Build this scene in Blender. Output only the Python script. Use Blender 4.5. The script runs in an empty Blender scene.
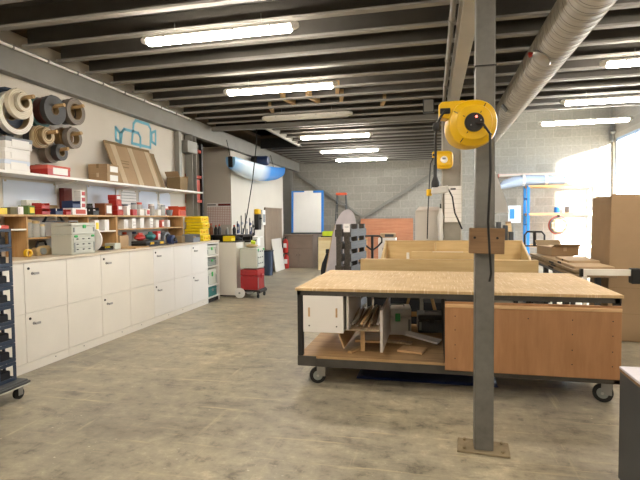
import bpy, bmesh, math, random
from mathutils import Vector, Matrix
random.seed(7)
S = bpy.context.scene
COL = S.collection
PI = math.pi

# ------------------------------------------------------------------ materials
def lin(h):
    h = h.lstrip('#')
    c = [int(h[i:i+2], 16)/255 for i in (0, 2, 4)]
    return tuple(x/12.92 if x <= .04045 else ((x+.055)/1.055)**2.4 for x in c) + (1,)

class NT:
    def __init__(s, name):
        s.m = bpy.data.materials.new(name); s.m.use_nodes = True
        s.t = s.m.node_tree; s.n = s.t.nodes; s.l = s.t.links
        s.b = s.n['Principled BSDF']
    def new(s, typ, **kw):
        n = s.n.new(typ)
        for k, v in kw.items():
            if k in n.inputs.keys(): n.inputs[k].default_value = v
            else: setattr(n, k, v)
        return n
    def link(s, a, b): s.l.new(a, b)
    def coord(s, scale=(1, 1, 1), out='Object'):
        c = s.new('ShaderNodeTexCoord'); m = s.new('ShaderNodeMapping')
        m.inputs['Scale'].default_value = scale
        s.link(c.outputs[out], m.inputs['Vector']); return m.outputs['Vector']
    def ramp(s, fac, stops):
        r = s.new('ShaderNodeValToRGB'); e = r.color_ramp.elements
        while len(e) < len(stops): e.new(.5)
        for el, (p, c) in zip(e, stops):
            el.position = p; el.color = lin(c) if isinstance(c, str) else (c, c, c, 1)
        s.link(fac, r.inputs['Fac']); return r.outputs['Color']
    def mix(s, fac, a, b, mode='MIX'):
        m = s.new('ShaderNodeMix', data_type='RGBA', blend_type=mode)
        for v, i in ((fac, 0), (a, 6), (b, 7)):
            if hasattr(v, 'links') or hasattr(v, 'is_linked'): s.link(v, m.inputs[i])
            elif isinstance(v, str): m.inputs[i].default_value = lin(v)
            else: m.inputs[i].default_value = v
        return m.outputs[2]
    def bump(s, h, strength=.2, dist=.01):
        b = s.new('ShaderNodeBump'); b.inputs['Strength'].default_value = strength
        b.inputs['Distance'].default_value = dist
        s.link(h, b.inputs['Height']); s.link(b.outputs['Normal'], s.b.inputs['Normal'])

def noise(nt, vec, scale=5, detail=4, rough=.55):
    n = nt.new('ShaderNodeTexNoise', Scale=scale, Detail=detail, Roughness=rough)
    nt.link(vec, n.inputs['Vector']); return n.outputs['Fac']

def paint(name, col, rough=.5, metal=0, var=.12, scale=6, bump=0):
    nt = NT(name); f = noise(nt, nt.coord(), scale)
    v = nt.ramp(f, [(.3, 1-var), (.7, 1.0)])
    nt.link(nt.mix(1.0, col, v, 'MULTIPLY'), nt.b.inputs['Base Color'])
    nt.b.inputs['Roughness'].default_value = rough; nt.b.inputs['Metallic'].default_value = metal
    if bump: nt.bump(f, bump)
    return nt.m

def wood(name, c1, c2, axis='x', scale=3, rough=.6, stretch=14):
    sc = [stretch]*3; sc['xyz'.index(axis)] = 1
    nt = NT(name); v = nt.coord(tuple(sc)); f = noise(nt, v, scale, 6, .6)
    g = noise(nt, nt.coord((1, 1, 1)), 2, 3)
    c = nt.ramp(f, [(.3, c1), (.7, c2)])
    d = nt.ramp(g, [(.3, .82), (.7, 1.0)])
    nt.link(nt.mix(1.0, c, d, 'MULTIPLY'), nt.b.inputs['Base Color'])
    nt.b.inputs['Roughness'].default_value = rough; nt.bump(f, .15, .004)
    return nt.m

def emit(name, col, strength):
    nt = NT(name)
    nt.b.inputs['Base Color'].default_value = lin('#ffffff')
    nt.b.inputs['Emission Color'].default_value = lin(col)
    nt.b.inputs['Emission Strength'].default_value = strength
    return nt.m

def stripes(name, base, line, axis, freq, width=.12, rough=.6):
    nt = NT(name); c = nt.new('ShaderNodeTexCoord'); sp = nt.new('ShaderNodeSeparateXYZ')
    nt.link(c.outputs['Object'], sp.inputs[0])
    m = nt.new('ShaderNodeMath', operation='MULTIPLY'); m.inputs[1].default_value = freq
    nt.link(sp.outputs['xyz'.index(axis)], m.inputs[0])
    fr = nt.new('ShaderNodeMath', operation='FRACT'); nt.link(m.outputs[0], fr.inputs[0])
    lt = nt.new('ShaderNodeMath', operation='LESS_THAN'); lt.inputs[1].default_value = width
    nt.link(fr.outputs[0], lt.inputs[0])
    nt.link(nt.mix(lt.outputs[0], base, line), nt.b.inputs['Base Color'])
    nt.b.inputs['Roughness'].default_value = rough
    return nt.m

def spiral(name, c1, c2, freq=55):
    nt = NT(name); c = nt.new('ShaderNodeTexCoord'); sp = nt.new('ShaderNodeSeparateXYZ')
    nt.link(c.outputs['Object'], sp.inputs[0])
    cb = nt.new('ShaderNodeCombineXYZ'); nt.link(sp.outputs[1], cb.inputs[1]); nt.link(sp.outputs[2], cb.inputs[2])
    ln = nt.new('ShaderNodeVectorMath', operation='LENGTH'); nt.link(cb.outputs[0], ln.inputs[0])
    m = nt.new('ShaderNodeMath', operation='MULTIPLY'); m.inputs[1].default_value = freq*6.28
    nt.link(ln.outputs['Value'], m.inputs[0])
    s = nt.new('ShaderNodeMath', operation='SINE'); nt.link(m.outputs[0], s.inputs[0])
    nt.link(nt.ramp(s.outputs[0], [(.0, c1), (.8, c2)]), nt.b.inputs['Base Color'])
    nt.b.inputs['Roughness'].default_value = .55
    return nt.m

def floor_mat():
    nt = NT('concrete_floor'); v = nt.coord()
    a = noise(nt, v, .45, 4, .6); b = noise(nt, v, 6.5, 9, .72); d = noise(nt, nt.coord((1.0, 2.6, 1)), 1.5, 9, .74)
    c = nt.ramp(a, [(.34, '#8b8475'), (.5, '#a19984'), (.66, '#b3a88c')])
    c = nt.mix(1.0, c, nt.ramp(b, [(.32, .36), (.44, .86), (.56, 1.06), (.70, 1.45)]), 'MULTIPLY')
    c = nt.mix(1.0, c, nt.ramp(d, [(.34, .56), (.44, .92), (.57, 1.02), (.69, 1.26)]), 'MULTIPLY')
    # dark scuffs, in patches
    sc = noise(nt, nt.coord((1.0, 1.9, 1)), 1.1, 10, .78)
    c = nt.mix(nt.ramp(sc, [(.58, 0.0), (.68, .55)]), c, '#57534b')
    # pale dust flecks
    for vs, lo, hi in ((9.0, .05, .10), (26.0, .06, .13)):
        vo = nt.new('ShaderNodeTexVoronoi', Scale=vs); nt.link(nt.coord((1, 1.5, 1)), vo.inputs['Vector'])
        fl = nt.ramp(vo.outputs['Distance'], [(lo, 1.0), (hi, 0.0)])
        fm = nt.mix(1.0, fl, nt.ramp(noise(nt, v, 2.3, 3), [(.50, 0.0), (.60, .75)]), 'MULTIPLY')
        c = nt.mix(fm, c, '#d6ccb6')
    # adhesive streaks and a tan saw dust film
    wv = noise(nt, nt.coord((.5, 9, 1)), 1.6, 6, .72)
    c = nt.mix(nt.ramp(wv, [(.58, 0.0), (.67, .65)]), c, '#c9b893')
    wv2 = noise(nt, nt.coord((7, .6, 1)), 1.2, 6, .72)
    c = nt.mix(nt.ramp(wv2, [(.60, 0.0), (.70, .5)]), c, '#c4b596')
    # hairline cracks
    vc = nt.new('ShaderNodeTexVoronoi', Scale=.42, feature='DISTANCE_TO_EDGE')
    wn = nt.new('ShaderNodeTexNoise', Scale=2.2, Detail=5.0)
    nt.link(v, wn.inputs['Vector'])
    va = nt.new('ShaderNodeVectorMath', operation='ADD'); vm = nt.new('ShaderNodeVectorMath', operation='SCALE'); vm.inputs['Scale'].default_value = .5
    nt.link(wn.outputs['Color'], vm.inputs[0]); nt.link(v, va.inputs[0]); nt.link(vm.outputs[0], va.inputs[1]); nt.link(va.outputs[0], vc.inputs['Vector'])
    c = nt.mix(nt.ramp(vc.outputs['Distance'], [(.001, .16), (.005, 0.0)]), c, '#6f685a')
    nt.link(c, nt.b.inputs['Base Color'])
    nt.link(nt.ramp(b, [(.3, .30), (.7, .55)]), nt.b.inputs['Roughness'])
    nt.bump(b, .12, .008)
    return nt.m

def block_mat():
    nt = NT('concrete_block_wall'); c = nt.new('ShaderNodeTexCoord'); sp = nt.new('ShaderNodeSeparateXYZ')
    nt.link(c.outputs['Object'], sp.inputs[0])
    cb = nt.new('ShaderNodeCombineXYZ'); nt.link(sp.outputs[0], cb.inputs[0]); nt.link(sp.outputs[2], cb.inputs[1])
    br = nt.new('ShaderNodeTexBrick', offset=.5)
    for k, v in (('Scale', 1.0), ('Mortar Size', .012), ('Mortar Smooth', .3), ('Bias', 0.0), ('Brick Width', .54), ('Row Height', .272)):
        br.inputs[k].default_value = v
    br.inputs['Color1'].default_value = lin('#a29e95'); br.inputs['Color2'].default_value = lin('#97938a')
    br.inputs['Mortar'].default_value = lin('#a9a49a')
    nt.link(cb.outputs[0], br.inputs['Vector'])
    n = noise(nt, nt.coord(), 14, 6, .7)
    nt.link(nt.mix(1.0, br.outputs['Color'], nt.ramp(n, [(.3, .8), (.7, 1.05)]), 'MULTIPLY'), nt.b.inputs['Base Color'])
    nt.b.inputs['Roughness'].default_value = .9; nt.bump(n, .3, .01)
    return nt.m

def ply_top_mat():
    nt = NT('scarred_plywood_top')
    a = noise(nt, nt.coord((70, 3, 1)), 1.0, 3, .7); b = noise(nt, nt.coord((3, 60, 1)), 1.0, 3, .7)
    g = noise(nt, nt.coord(), 2.5, 6, .65)
    c = nt.ramp(g, [(.3, '#b99a6c'), (.7, '#d3b689')])
    c = nt.mix(nt.ramp(a, [(.55, 0.0), (.68, .75)]), c, '#e8d6b4')
    c = nt.mix(nt.ramp(b, [(.57, 0.0), (.70, .6)]), c, '#e4d0aa')
    c = nt.mix(nt.ramp(a, [(.30, .5), (.40, 0.0)]), c, '#97784c')
    nt.link(c, nt.b.inputs['Base Color']); nt.b.inputs['Roughness'].default_value = .7
    nt.bump(a, .1, .004)
    return nt.m

def grid_mat(name, base, line, w, h, mort=.1):
    nt = NT(name); c = nt.new('ShaderNodeTexCoord'); sp = nt.new('ShaderNodeSeparateXYZ')
    nt.link(c.outputs['Object'], sp.inputs[0]); cb = nt.new('ShaderNodeCombineXYZ')
    nt.link(sp.outputs[0], cb.inputs[0]); nt.link(sp.outputs[2], cb.inputs[1])
    br = nt.new('ShaderNodeTexBrick', offset=0)
    for k, v in (('Scale', 1.0), ('Mortar Size', mort*w), ('Brick Width', w), ('Row Height', h)): br.inputs[k].default_value = v
    br.inputs['Color1'].default_value = lin(base); br.inputs['Color2'].default_value = lin(base); br.inputs['Mortar'].default_value = lin(line)
    nt.link(cb.outputs[0], br.inputs['Vector']); nt.link(br.outputs['Color'], nt.b.inputs['Base Color'])
    return nt.m

def hull_mat():
    nt = NT('blue_white_gelcoat'); c = nt.new('ShaderNodeTexCoord'); sp = nt.new('ShaderNodeSeparateXYZ')
    nt.link(c.outputs['Object'], sp.inputs[0])
    mr = nt.new('ShaderNodeMapRange'); mr.inputs[1].default_value = -1.9; mr.inputs[2].default_value = 1.9
    nt.link(sp.outputs[1], mr.inputs[0])
    nt.link(nt.ramp(mr.outputs[0], [(.0, '#8fc4ee'), (.12, '#d8e8f4'), (.38, '#d5e6f5'), (.55, '#3f8fe0'), (1, '#2d7fd8')]), nt.b.inputs['Base Color'])
    nt.b.inputs['Roughness'].default_value = .25
    return nt.m

def clear_mat(name, col, alpha):
    nt = NT(name); nt.b.inputs['Base Color'].default_value = lin(col)
    nt.b.inputs['Roughness'].default_value = .15; nt.b.inputs['Alpha'].default_value = alpha
    return nt.m

M = dict(
 yard=paint('concrete_yard', '#b5a98f', .9, var=.15, scale=.6), floor=floor_mat(), block=block_mat(), plytop=ply_top_mat(),
 wallwhite=paint('white_wall_paint', '#d6cfc2', .8, var=.08, scale=1.5),
 partition=paint('beige_partition_board', '#cdc7bb', .7, var=.07, scale=1.2),
 deck=wood('mezzanine_deck', '#4d3c26', '#665138', 'x', 2),
 flange=paint('lit_joist_flange', '#93908a', .75, 0, var=.15, scale=4), joist=paint('galvanised_joist', '#605d57', .55, .25, var=.2, scale=4),
 beam=paint('grey_steel_paint', '#8b8983', .5, .1, var=.15, scale=3),
 beamlight=paint('pale_steel_paint', '#b4b0a6', .5, .1, var=.1, scale=3),
 post=paint('worn_grey_steel', '#7c7b75', .45, .3, var=.3, scale=9),
 dust=paint('dusty_steel', '#9a8a6c', .7, .1, var=.3, scale=14),
 conc=paint('raw_concrete', '#98948a', .85, var=.2, scale=5, bump=.2),
 cab=paint('white_laminate', '#eeebe5', .35, var=.04, scale=1.5),
 cabw=paint('warm_white_laminate', '#ebe6da', .4, var=.06, scale=2),
 counter=paint('pale_worktop', '#d9ccb6', .4, var=.08, scale=3),
 gap=paint('dark_gap', '#2b2824', .8),
 chrome=paint('brushed_metal', '#b9b7b2', .3, .9, var=.1),
 galvlight=paint('satin_metal', '#a8a6a2', .35, .35), galv=paint('zinc_metal', '#9d9c98', .4, .7, var=.15),
 black=paint('black_plastic', '#191919', .45), rubber=paint('black_rubber', '#1b1a19', .7),
 dark=paint('dark_steel', '#2e2d2b', .5, .3, var=.3, scale=8), steelbench=paint('dark_grey_steel', '#54514b', .5, .3, var=.3, scale=7),
 ply=wood('light_plywood', '#c09865', '#d8b684', 'x', 3), plyv=wood('light_plywood_upright', '#b98d57', '#d0a873', 'z', 3),
 plyred=wood('reddish_plywood', '#a1734a', '#b8895f', 'z', 1.6, .55, 7), plyedge=wood('plywood_edge', '#c99f6d', '#dfbd90', 'x', 4),
 redply=wood('red_film_plywood', '#b0704e', '#c58763', 'x', 2),
 shelfply=wood('worn_lower_plywood', '#9d7d55', '#c19f70', 'x', 2),
 cream=wood('cream_birch_board', '#c6a874', '#d6bc89', 'x', 2, .5, 10), creamlight=wood('pale_cream_panel', '#dfca98', '#e8d8ae', 'x', 2),
 timber=wood('raw_timber', '#b8945f', '#d2b282', 'x', 3), brownply=wood('weathered_brown_wood', '#7d5f40', '#9a7a55', 'x', 3),
 pallet=wood('weathered_pallet_wood', '#2e2a26', '#4f4840', 'x', 3), scrap=wood('scrap_wood', '#8a7358', '#c8b595', 'y', 3),
 scrapdark=wood('brown_scrap_wood', '#5e4a38', '#84684c', 'y', 3), paleboard=paint('pale_grey_board', '#c9c2bb', .6, var=.08),
 browncab=paint('brown_cabinet_paint', '#87776a', .6, var=.12), browndoor=wood('brown_door_board', '#7b6a58', '#8e7c69', 'z', 3),
 card=paint('cardboard', '#a78c6b', .85, var=.1, scale=4), cardlight=paint('light_cardboard', '#b99f7c', .85, var=.08, scale=4),
 carddark=paint('dark_cardboard', '#85704f', .85, var=.12, scale=4), cardgrey=paint('grey_brown_cardboard', '#a08a6d', .85, var=.1, scale=3),
 tape=paint('packing_tape', '#c9b494', .3), white=paint('white_plastic', '#e8e6e1', .4, var=.04), paper=paint('white_paper', '#ecebe8', .7, var=.03),
 paperblue=paint('cool_white_sheet', '#d5deea', .6, var=.04),
 red=paint('red_plastic', '#b52b22', .4), redlight=paint('light_red_card', '#cc5a49', .6), maroon=paint('maroon_card', '#6d2a22', .6),
 redsys=paint('red_toolbox_plastic', '#a31f24', .4), redrack=paint('red_rack_paint', '#b9432c', .5), orange=paint('orange_plastic', '#d9552f', .45),
 yellow=paint('yellow_plastic', '#e9b915', .35, var=.06), yellowcase=paint('yellow_case_plastic', '#ecd21c', .4, var=.06), lime=paint('lime_plastic', '#c8e02e', .45),
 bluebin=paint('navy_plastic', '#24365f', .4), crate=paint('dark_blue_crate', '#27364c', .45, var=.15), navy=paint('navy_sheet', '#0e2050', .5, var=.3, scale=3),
 bluetape=paint('blue_tape', '#2c7fd6', .5), bluerack=paint('blue_rack_paint', '#1e82cf', .45), bluelogo=paint('light_blue_tape', '#74bfd6', .6),
 teal=paint('teal_plastic', '#2f7d7b', .45), green=paint('green_latch', '#3fb65c', .4), greencard=paint('green_carton', '#5b7a34', .6), olive=paint('olive_carton', '#6f6a4c', .7),
 sysgrey=paint('light_grey_toolbox', '#c9cbbf', .45, var=.05), sysdark=paint('grey_toolbox', '#8f9590', .45), greybin=paint('grey_bin_plastic', '#7f858c', .45),
 brownbox=paint('brown_printed_card', '#8b5433', .7), greydark=paint('anthracite', '#474a4c', .5), greysheet=paint('grey_board', '#c4c0b8', .6, var=.06),
 filmsheet=paint('grey_foil', '#e2e2df', .4, var=.1), tan=paint('tan_plastic', '#c2a878', .5), clearjar=clear_mat('clear_plastic', '#d8dcd8', .45),
 film=clear_mat('blue_tinted_film', '#c3d4ee', .7), hull=hull_mat(), duct=stripes('spiral_duct_steel', '#b0ada6', '#77746e', 'y', 7.5758, .09, .55),
 lampbody=paint('lamp_housing', '#cfccc3', .5), lampoff=paint('unlit_diffuser', '#c9c6bb', .4),
 lampwarm=emit('lit_diffuser_warm', '#fff3e4', 45.0), lampcool=emit('lit_diffuser_cool', '#fff9f0', 45.0), led=emit('red_pilot_light', '#ff4030', 4.0),
 lav=paint('pale_lilac_board', '#cfc9cf', .5), orangewood=wood('orange_pine', '#d9a368', '#e9bd8a', 'x', 2), fixture=paint('pinkish_fixture', '#e0c9bb', .5),
 r_cream=spiral('cream_edging', '#cfc6b0', '#e9e1cd'), r_white=spiral('white_edging', '#dcd8cc', '#f0ece2'), r_navy=spiral('navy_edging', '#1f2a3c', '#33435a'),
 r_grey=spiral('grey_edging', '#343536', '#505050'), r_teal=spiral('teal_edging', '#2f5350', '#4b7570'), r_maroon=spiral('maroon_edging', '#4a211c', '#663228'),
 r_taupe=spiral('taupe_edging', '#655b4f', '#92877a'), r_tan=spiral('tan_edging', '#8f7954', '#c9b48c', 40), r_brown=spiral('brown_edging', '#7a5c36', '#a17e4f'), r_black=spiral('black_edging', '#1f1e1d', '#3a3836'),
 print_line=stripes('printed_sheet', '#eceae6', '#9a9a9a', 'z', 22, .18), notice_print=stripes('printed_notice', '#eceae6', '#cfcdc8', 'z', 14, .10), calgrid=grid_mat('calendar_grid', '#efeae4', '#c9a49c', .045, .04, .16),
 coil=spiral('hose_coil', '#a58a62', '#dac59b', 12), foam=paint('polyester_wrap', '#c9cdd6', .6), doorframe=paint('blue_grey_frame', '#9cb6d8', .5),
 cloth=paint('dark_cloth', '#22252b', .8), glass=clear_mat('window_glass', '#e8f2ff', .12),
)

# ------------------------------------------------------------------ mesh builder
class MB:
    def __init__(s): s.bm = bmesh.new(); s.mats = []; s.mi = 0
    def mat(s, m):
        if m not in s.mats: s.mats.append(m)
        s.mi = s.mats.index(m); return s
    def _mark(s, faces):
        for f in faces: f.material_index = s.mi
    def box(s, x0, x1, y0, y1, z0, z1, mx=None):
        vs = [s.bm.verts.new((x, y, z)) for x in (x0, x1) for y in (y0, y1) for z in (z0, z1)]
        if mx is not None:
            for v in vs: v.co = mx @ v.co
        F = [(0, 1, 3, 2), (4, 6, 7, 5), (0, 4, 5, 1), (2, 3, 7, 6), (0, 2, 6, 4), (1, 5, 7, 3)]
        s._mark([s.bm.faces.new([vs[i] for i in f]) for f in F]); return s
    def rings(s, rings, close=True, cap=True):
        vv = [[s.bm.verts.new(p) for p in r] for r in rings]; n = len(vv[0]); fs = []
        for a, b in zip(vv, vv[1:]):
            for i in range(n if close else n-1):
                j = (i+1) % n; fs.append(s.bm.faces.new((a[i], a[j], b[j], b[i])))
        if cap and close:
            fs.append(s.bm.faces.new(list(reversed(vv[0])))); fs.append(s.bm.faces.new(vv[-1]))
        s._mark(fs); return s
    def tube(s, pts, r, seg=10, r2=None):
        pts = [Vector(p) for p in pts]; R = []; up = None
        for i, p in enumerate(pts):
            d = (pts[min(i+1, len(pts)-1)] - pts[max(i-1, 0)]).normalized()
            if up is None: up = d.orthogonal().normalized()
            up = (up - d*up.dot(d)).normalized(); w = d.cross(up)
            rr = r if r2 is None else r + (r2-r)*i/(len(pts)-1)
            R.append([p + rr*(math.cos(2*PI*k/seg)*up + math.sin(2*PI*k/seg)*w) for k in range(seg)])
        return s.rings(R)
    def lathe(s, prof, c=(0, 0, 0), axis='x', seg=28, closed=False):
        """prof: (position along axis, radius) pairs"""
        c = Vector(c); R = []
        for a, r in prof:
            ring = []
            for k in range(seg):
                u, v = r*math.cos(2*PI*k/seg), r*math.sin(2*PI*k/seg)
                ring.append(c + Vector({'x': (a, u, v), 'y': (v, a, u), 'z': (u, v, a)}[axis]))
            R.append(ring)
        if closed: R.append(R[0])
        if closed:
            vv = [[s.bm.verts.new(p) for p in r] for r in R[:-1]]; vv.append(vv[0]); fs = []
            for a, b in zip(vv, vv[1:]):
                for i in range(seg):
                    j = (i+1) % seg; fs.append(s.bm.faces.new((a[i], a[j], b[j], b[i])))
            s._mark(fs); return s
        return s.rings(R)
    def prism(s, poly, a, b, axis='y'):
        def P(u, v, w): return {'x': (w, u, v), 'y': (u, w, v), 'z': (u, v, w)}[axis]
        return s.rings([[P(u, v, a) for u, v in poly], [P(u, v, b) for u, v in poly]])
    def build(s, name, m=None, parent=None, loc=(0, 0, 0), rot=(0, 0, 0), bevel=.003, smooth=False, seg=1):
        bmesh.ops.recalc_face_normals(s.bm, faces=s.bm.faces)
        me = bpy.data.meshes.new(name); s.bm.to_mesh(me); s.bm.free()
        for x in (s.mats or [m]): me.materials.append(M[x])
        o = bpy.data.objects.new(name, me); COL.objects.link(o)
        o.location = loc; o.rotation_euler = rot
        if parent: o.parent = parent
        if smooth:
            for p in me.polygons: p.use_smooth = True
            try: me.set_sharp_from_angle(angle=math.radians(40))
            except Exception: pass
        if bevel:
            b = o.modifiers.new('bevel', 'BEVEL'); b.width = bevel; b.segments = seg; b.limit_method = 'ANGLE'; b.angle_limit = math.radians(50)
        return o

def tag(o, label, cat, group=None, kind=None):
    o['label'] = label; o['category'] = cat
    if group: o['group'] = group
    if kind: o['kind'] = kind
    return o
def thing(name, label, cat, loc=(0, 0, 0), rot=(0, 0, 0), group=None):
    o = bpy.data.objects.new(name, None); COL.objects.link(o); o.empty_display_size = .1
    o.location = loc; o.rotation_euler = rot
    return tag(o, label, cat, group, 'thing')
def struct(o): o['kind'] = 'structure'; return o
def bx(*a): return MB().box(*a)
def copy_tree(o, parent=None):
    c = o.copy(); COL.objects.link(c); c.parent = parent
    for ch in list(o.children): copy_tree(ch, c)
    return c
def rz(a): return Matrix.Rotation(a, 4, 'Z')
R = math.radians

# ------------------------------------------------------------------ setting
YB = 17.0
struct(bx(-6.6, 5.7, -4.2, YB+.2, -.12, 0).build('floor', 'floor', bevel=0))
struct(bx(-6.6, 5.7, YB, YB+.2, 0, 6.2).build('wall_back', 'block', bevel=0))
struct(bx(-4.87, -4.67, -4.2, 8.62, 0, 3.75).build('wall_left', 'wallwhite', bevel=0))
struct(bx(-6.8, -6.6, 8.4, YB, 0, 3.75).build('wall_recess', 'wallwhite', bevel=0))
struct(bx(-6.6, -4.87, 8.42, 8.62, 0, 3.75).build('wall_recess_side', 'wallwhite', bevel=0))
struct(bx(-6.6, 5.7, -4.2, -4.0, 0, 3.75).build('wall_front', 'wallwhite', bevel=0))
struct(bx(-25, 30, -25, 40, -.30, -.13).build('ground', 'yard', bevel=0))
DY0, DY1, DZ = 11.3, 16.8, 3.95
struct(bx(5.5, 5.7, -4.0, DY0, 0, 6.2).box(5.5, 5.7, DY1, YB, 0, 6.2).box(5.5, 5.7, DY0, DY1, DZ, 6.2).build('wall_right', 'block', bevel=0))
# loading door frame with a mullion
d1 = struct(bx(5.52, 5.62, DY0, DY0+.08, 0, DZ).box(5.52, 5.62, DY1-.08, DY1, 0, DZ).box(5.52, 5.62, DY0, DY1, DZ-.08, DZ).build('door_1', 'doorframe', bevel=0))
bx(5.54, 5.60, 15.33, 15.41, 0, DZ).build('mullion', 'doorframe', d1, bevel=0)
# partition room
struct(bx(-6.6, -4.67, 10.83, 14.95, 0, 3.3).build('wall_partition', 'partition', bevel=0))
# deck of the mezzanine, with a stair hole; the bay at the right beyond it is open to the roof
HX0, HX1, HY0, HY1 = -4.5, -3.4, 9.75, 12.45
ceil = bx(-6.6, 5.5, -4.2, HY0, 3.72, 3.80)
ceil.box(HX1, 5.5 if False else .42, HY0, YB, 3.72, 3.80).box(.42, 5.5, HY0, 10.3, 3.72, 3.80).box(-6.6, HX1, HY1, YB, 3.72, 3.80).box(-6.6, HX0, HY0, HY1, 3.72, 3.80)
ceil = struct(ceil.build('ceiling', 'deck', bevel=0))
struct(bx(.34, .46, 10.2, YB, 3.80, 6.2).box(.42, 5.5, 10.25, 10.35, 3.80, 6.2).build('wall_mezzanine', 'wallwhite', bevel=0))
SX0, SX1, SY0, SY1 = 2.4, 4.0, 13.2, 14.7  # unseen skylight hole, added to the roof to brighten the tall bay
struct(bx(-6.6, SX0, -4.2, YB+.2, 6.2, 6.3).box(SX1, 5.7, -4.2, YB+.2, 6.2, 6.3).box(SX0, SX1, -4.2, SY0, 6.2, 6.3).box(SX0, SX1, SY1, YB+.2, 6.2, 6.3).box(-6.8, -6.6, -4.2, YB, 3.75, 6.2).box(-6.6, 5.7, -4.3, -4.2, 3.75, 6.2).build('ceiling_roof', 'joist', bevel=0))
def joist_mb(x0, x1):
    # C-section: web, bottom and top flange, small lip; light on the bottom flange is put into its paler colour
    b = MB().mat('joist').box(x0, x1, .045, .05, 3.506, 3.714).box(x0, x1, -.03, .05, 3.714, 3.72).mat('flange').box(x0, x1, -.03, .05, 3.50, 3.506).box(x0, x1, -.03, -.025, 3.506, 3.524)
    return b
jl = joist_mb(-4.45, 5.5).build('joist', 'joist', ceil, bevel=0)
js = None; k0 = -14
for k in range(k0, 26):
    y = 4.14 + .505*k
    if y > YB-.1: break
    if y < 10.15 and not (HY0 < y < HY1):
        o = jl if jl.location.y == 0 else jl.copy()
        if o is not jl: COL.objects.link(o)
        o.location.y = y
    else:
        x0 = HX1 if HY0 < y < HY1 else -4.45
        joist_mb(x0, .3).build('joist', 'joist', ceil, loc=(0, y, 0), bevel=0)
bx(HX1-.05, HX1, HY0, HY1, 3.46, 3.72).build('stair_trimmer', 'beamlight', ceil, bevel=0)
bx(HX0, HX1, HY1, HY1+.06, 3.46, 3.72).build('stair_trimmer', 'dark', ceil, bevel=0)
bx(HX0, HX1, HY0-.06, HY0, 3.46, 3.72).build('stair_trimmer', 'dark', ceil, bevel=0)

# beams and posts ------------------------------------------------------------
def ibeam(x0, x1, y0, y1, z0, z1, t=.012):
    xm = (x0+x1)/2
    return MB().box(x0, x1, y0, y1, z0, z0+t).box(x0, x1, y0, y1, z1-t, z1).box(xm-.008, xm+.008, y0, y1, z0+t, z1-t)
o = MB().box(-4.66, -4.56, -4, 16.55, 3.20, 3.52).box(-4.58, -4.54, -4, 16.55, 3.20, 3.222).box(-4.58, -4.54, -4, 16.55, 3.498, 3.52).build('steel_beam', 'beam', bevel=.004)
tag(o, 'long grey steel beam running along the top of the white wall', 'beam', kind='thing')
o = ibeam(.235, .375, -4, 16.9, 3.22, 3.497).build('steel_beam', 'beamlight', bevel=.002)
tag(o, 'pale steel beam running overhead from front post to concrete column', 'beam', kind='thing')
o = MB().box(-4.5, .22, 9.47, 9.57, 3.41, 3.50).build('steel_beam', 'beam', bevel=.004)
tag(o, 'grey cross beam under the joists just past the unlit lamp', 'beam', kind='thing')
o = MB().tube([(-4.515, -3.9, 3.482), (-4.515, 8.6, 3.482)], .018, 8)
o = o.build('conduit', 'white', bevel=0, smooth=True); tag(o, 'thin white conduit clipped along the top of the wall beam', 'conduit')
for i in range(9):
    y = 4.55+.5*i
    bx(-4.541, -4.494, y-.012, y+.012, 3.46, 3.504).build('pipe_clip', 'beam', o, bevel=.003)
o = MB().tube([(.175, -4, 3.38), (.175, 9.4, 3.38)], .028, 10).build('conduit', 'beam', bevel=0, smooth=True)
tag(o, 'grey conduit pipe beside the overhead beam above the yellow reel', 'conduit')
for y in (1.6, 3.0, 4.75, 5.9, 7.0, 8.2): MB().lathe([(-.03, .036), (.03, .036)], (.175, y, 3.38), 'y', 12).build('pipe_coupling', 'beam', o, bevel=.003)
# junction box on the cross beam
t = thing('junction_box', 'grey junction box under the ceiling near the yellow reel', 'junction box', (-.06, 8.3, 3.28))
bx(-.09, .09, -.05, .05, 0, .22).build('body', 'greydark', t, bevel=.008); bx(-.075, .075, -.058, -.05, .015, .205).build('cover', 'beam', t)

# front post
t = thing('steel_post', 'grey square steel post bolted to floor in front of workbench', 'post', (.33, 3.36, 0))
bx(-.06, .06, -.06, .06, .012, 3.215).build('shaft', 'post', t, bevel=.006)
bx(-.066, .066, -.066, .066, 2.515, 2.52).build('weld_seam', 'dark', t, bevel=0)
pl = bx(-.165, .165, -.10, .10, 0, .014).build('base_plate', 'dust', t, rot=(0, 0, R(-4)))
for sx, sy in ((-1, 1), (1, 1), (-1, -1), (1, -1)):
    MB().lathe([(.014, .011), (.028, .011)], (sx*.12, sy*.065, 0), 'z', 6).build('bolt', 'dust', pl, bevel=0)
t = thing('wooden_block', 'brown wooden block screwed across the front of the steel post', 'block', (.337, 3.274, 1.40), (0, R(1.5), 0))
bx(-.108, .108, -.024, .024, -.082, .082).build('board', 'brownply', t, bevel=.004)
for x in (-.075, .062): MB().lathe([(-.032, .008), (-.024, .008)], (x, 0, .02), 'y', 10).build('screw', 'dark', t, bevel=0)

# concrete column at the back with paper notices
t = thing('concrete_column', 'thick grey concrete column behind the workbench with paper notices', 'column', (.29, 8.0, 0))
bx(-.14, .14, -.14, .14, 0, 3.22).build('shaft', 'conc', t, bevel=.012)
bx(-.155, -.13, -.165, -.14, 0, 3.2).build('edge_angle', 'beamlight', t, bevel=.002)
bx(.13, .155, -.165, -.14, 0, 3.2).build('edge_angle', 'beamlight', t, bevel=.002)
t = thing('paper_notice', 'white printed notice sheet taped on the concrete column', 'paper', (.30, 7.826, 1.48))
bx(-.12, .135, -.004, 0, 0, .56).build('sheet', 'notice_print', t, bevel=0); bx(-.03, .05, -.006, -.004, .50, .53).build('heading', 'greydark', t, bevel=0)

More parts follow.
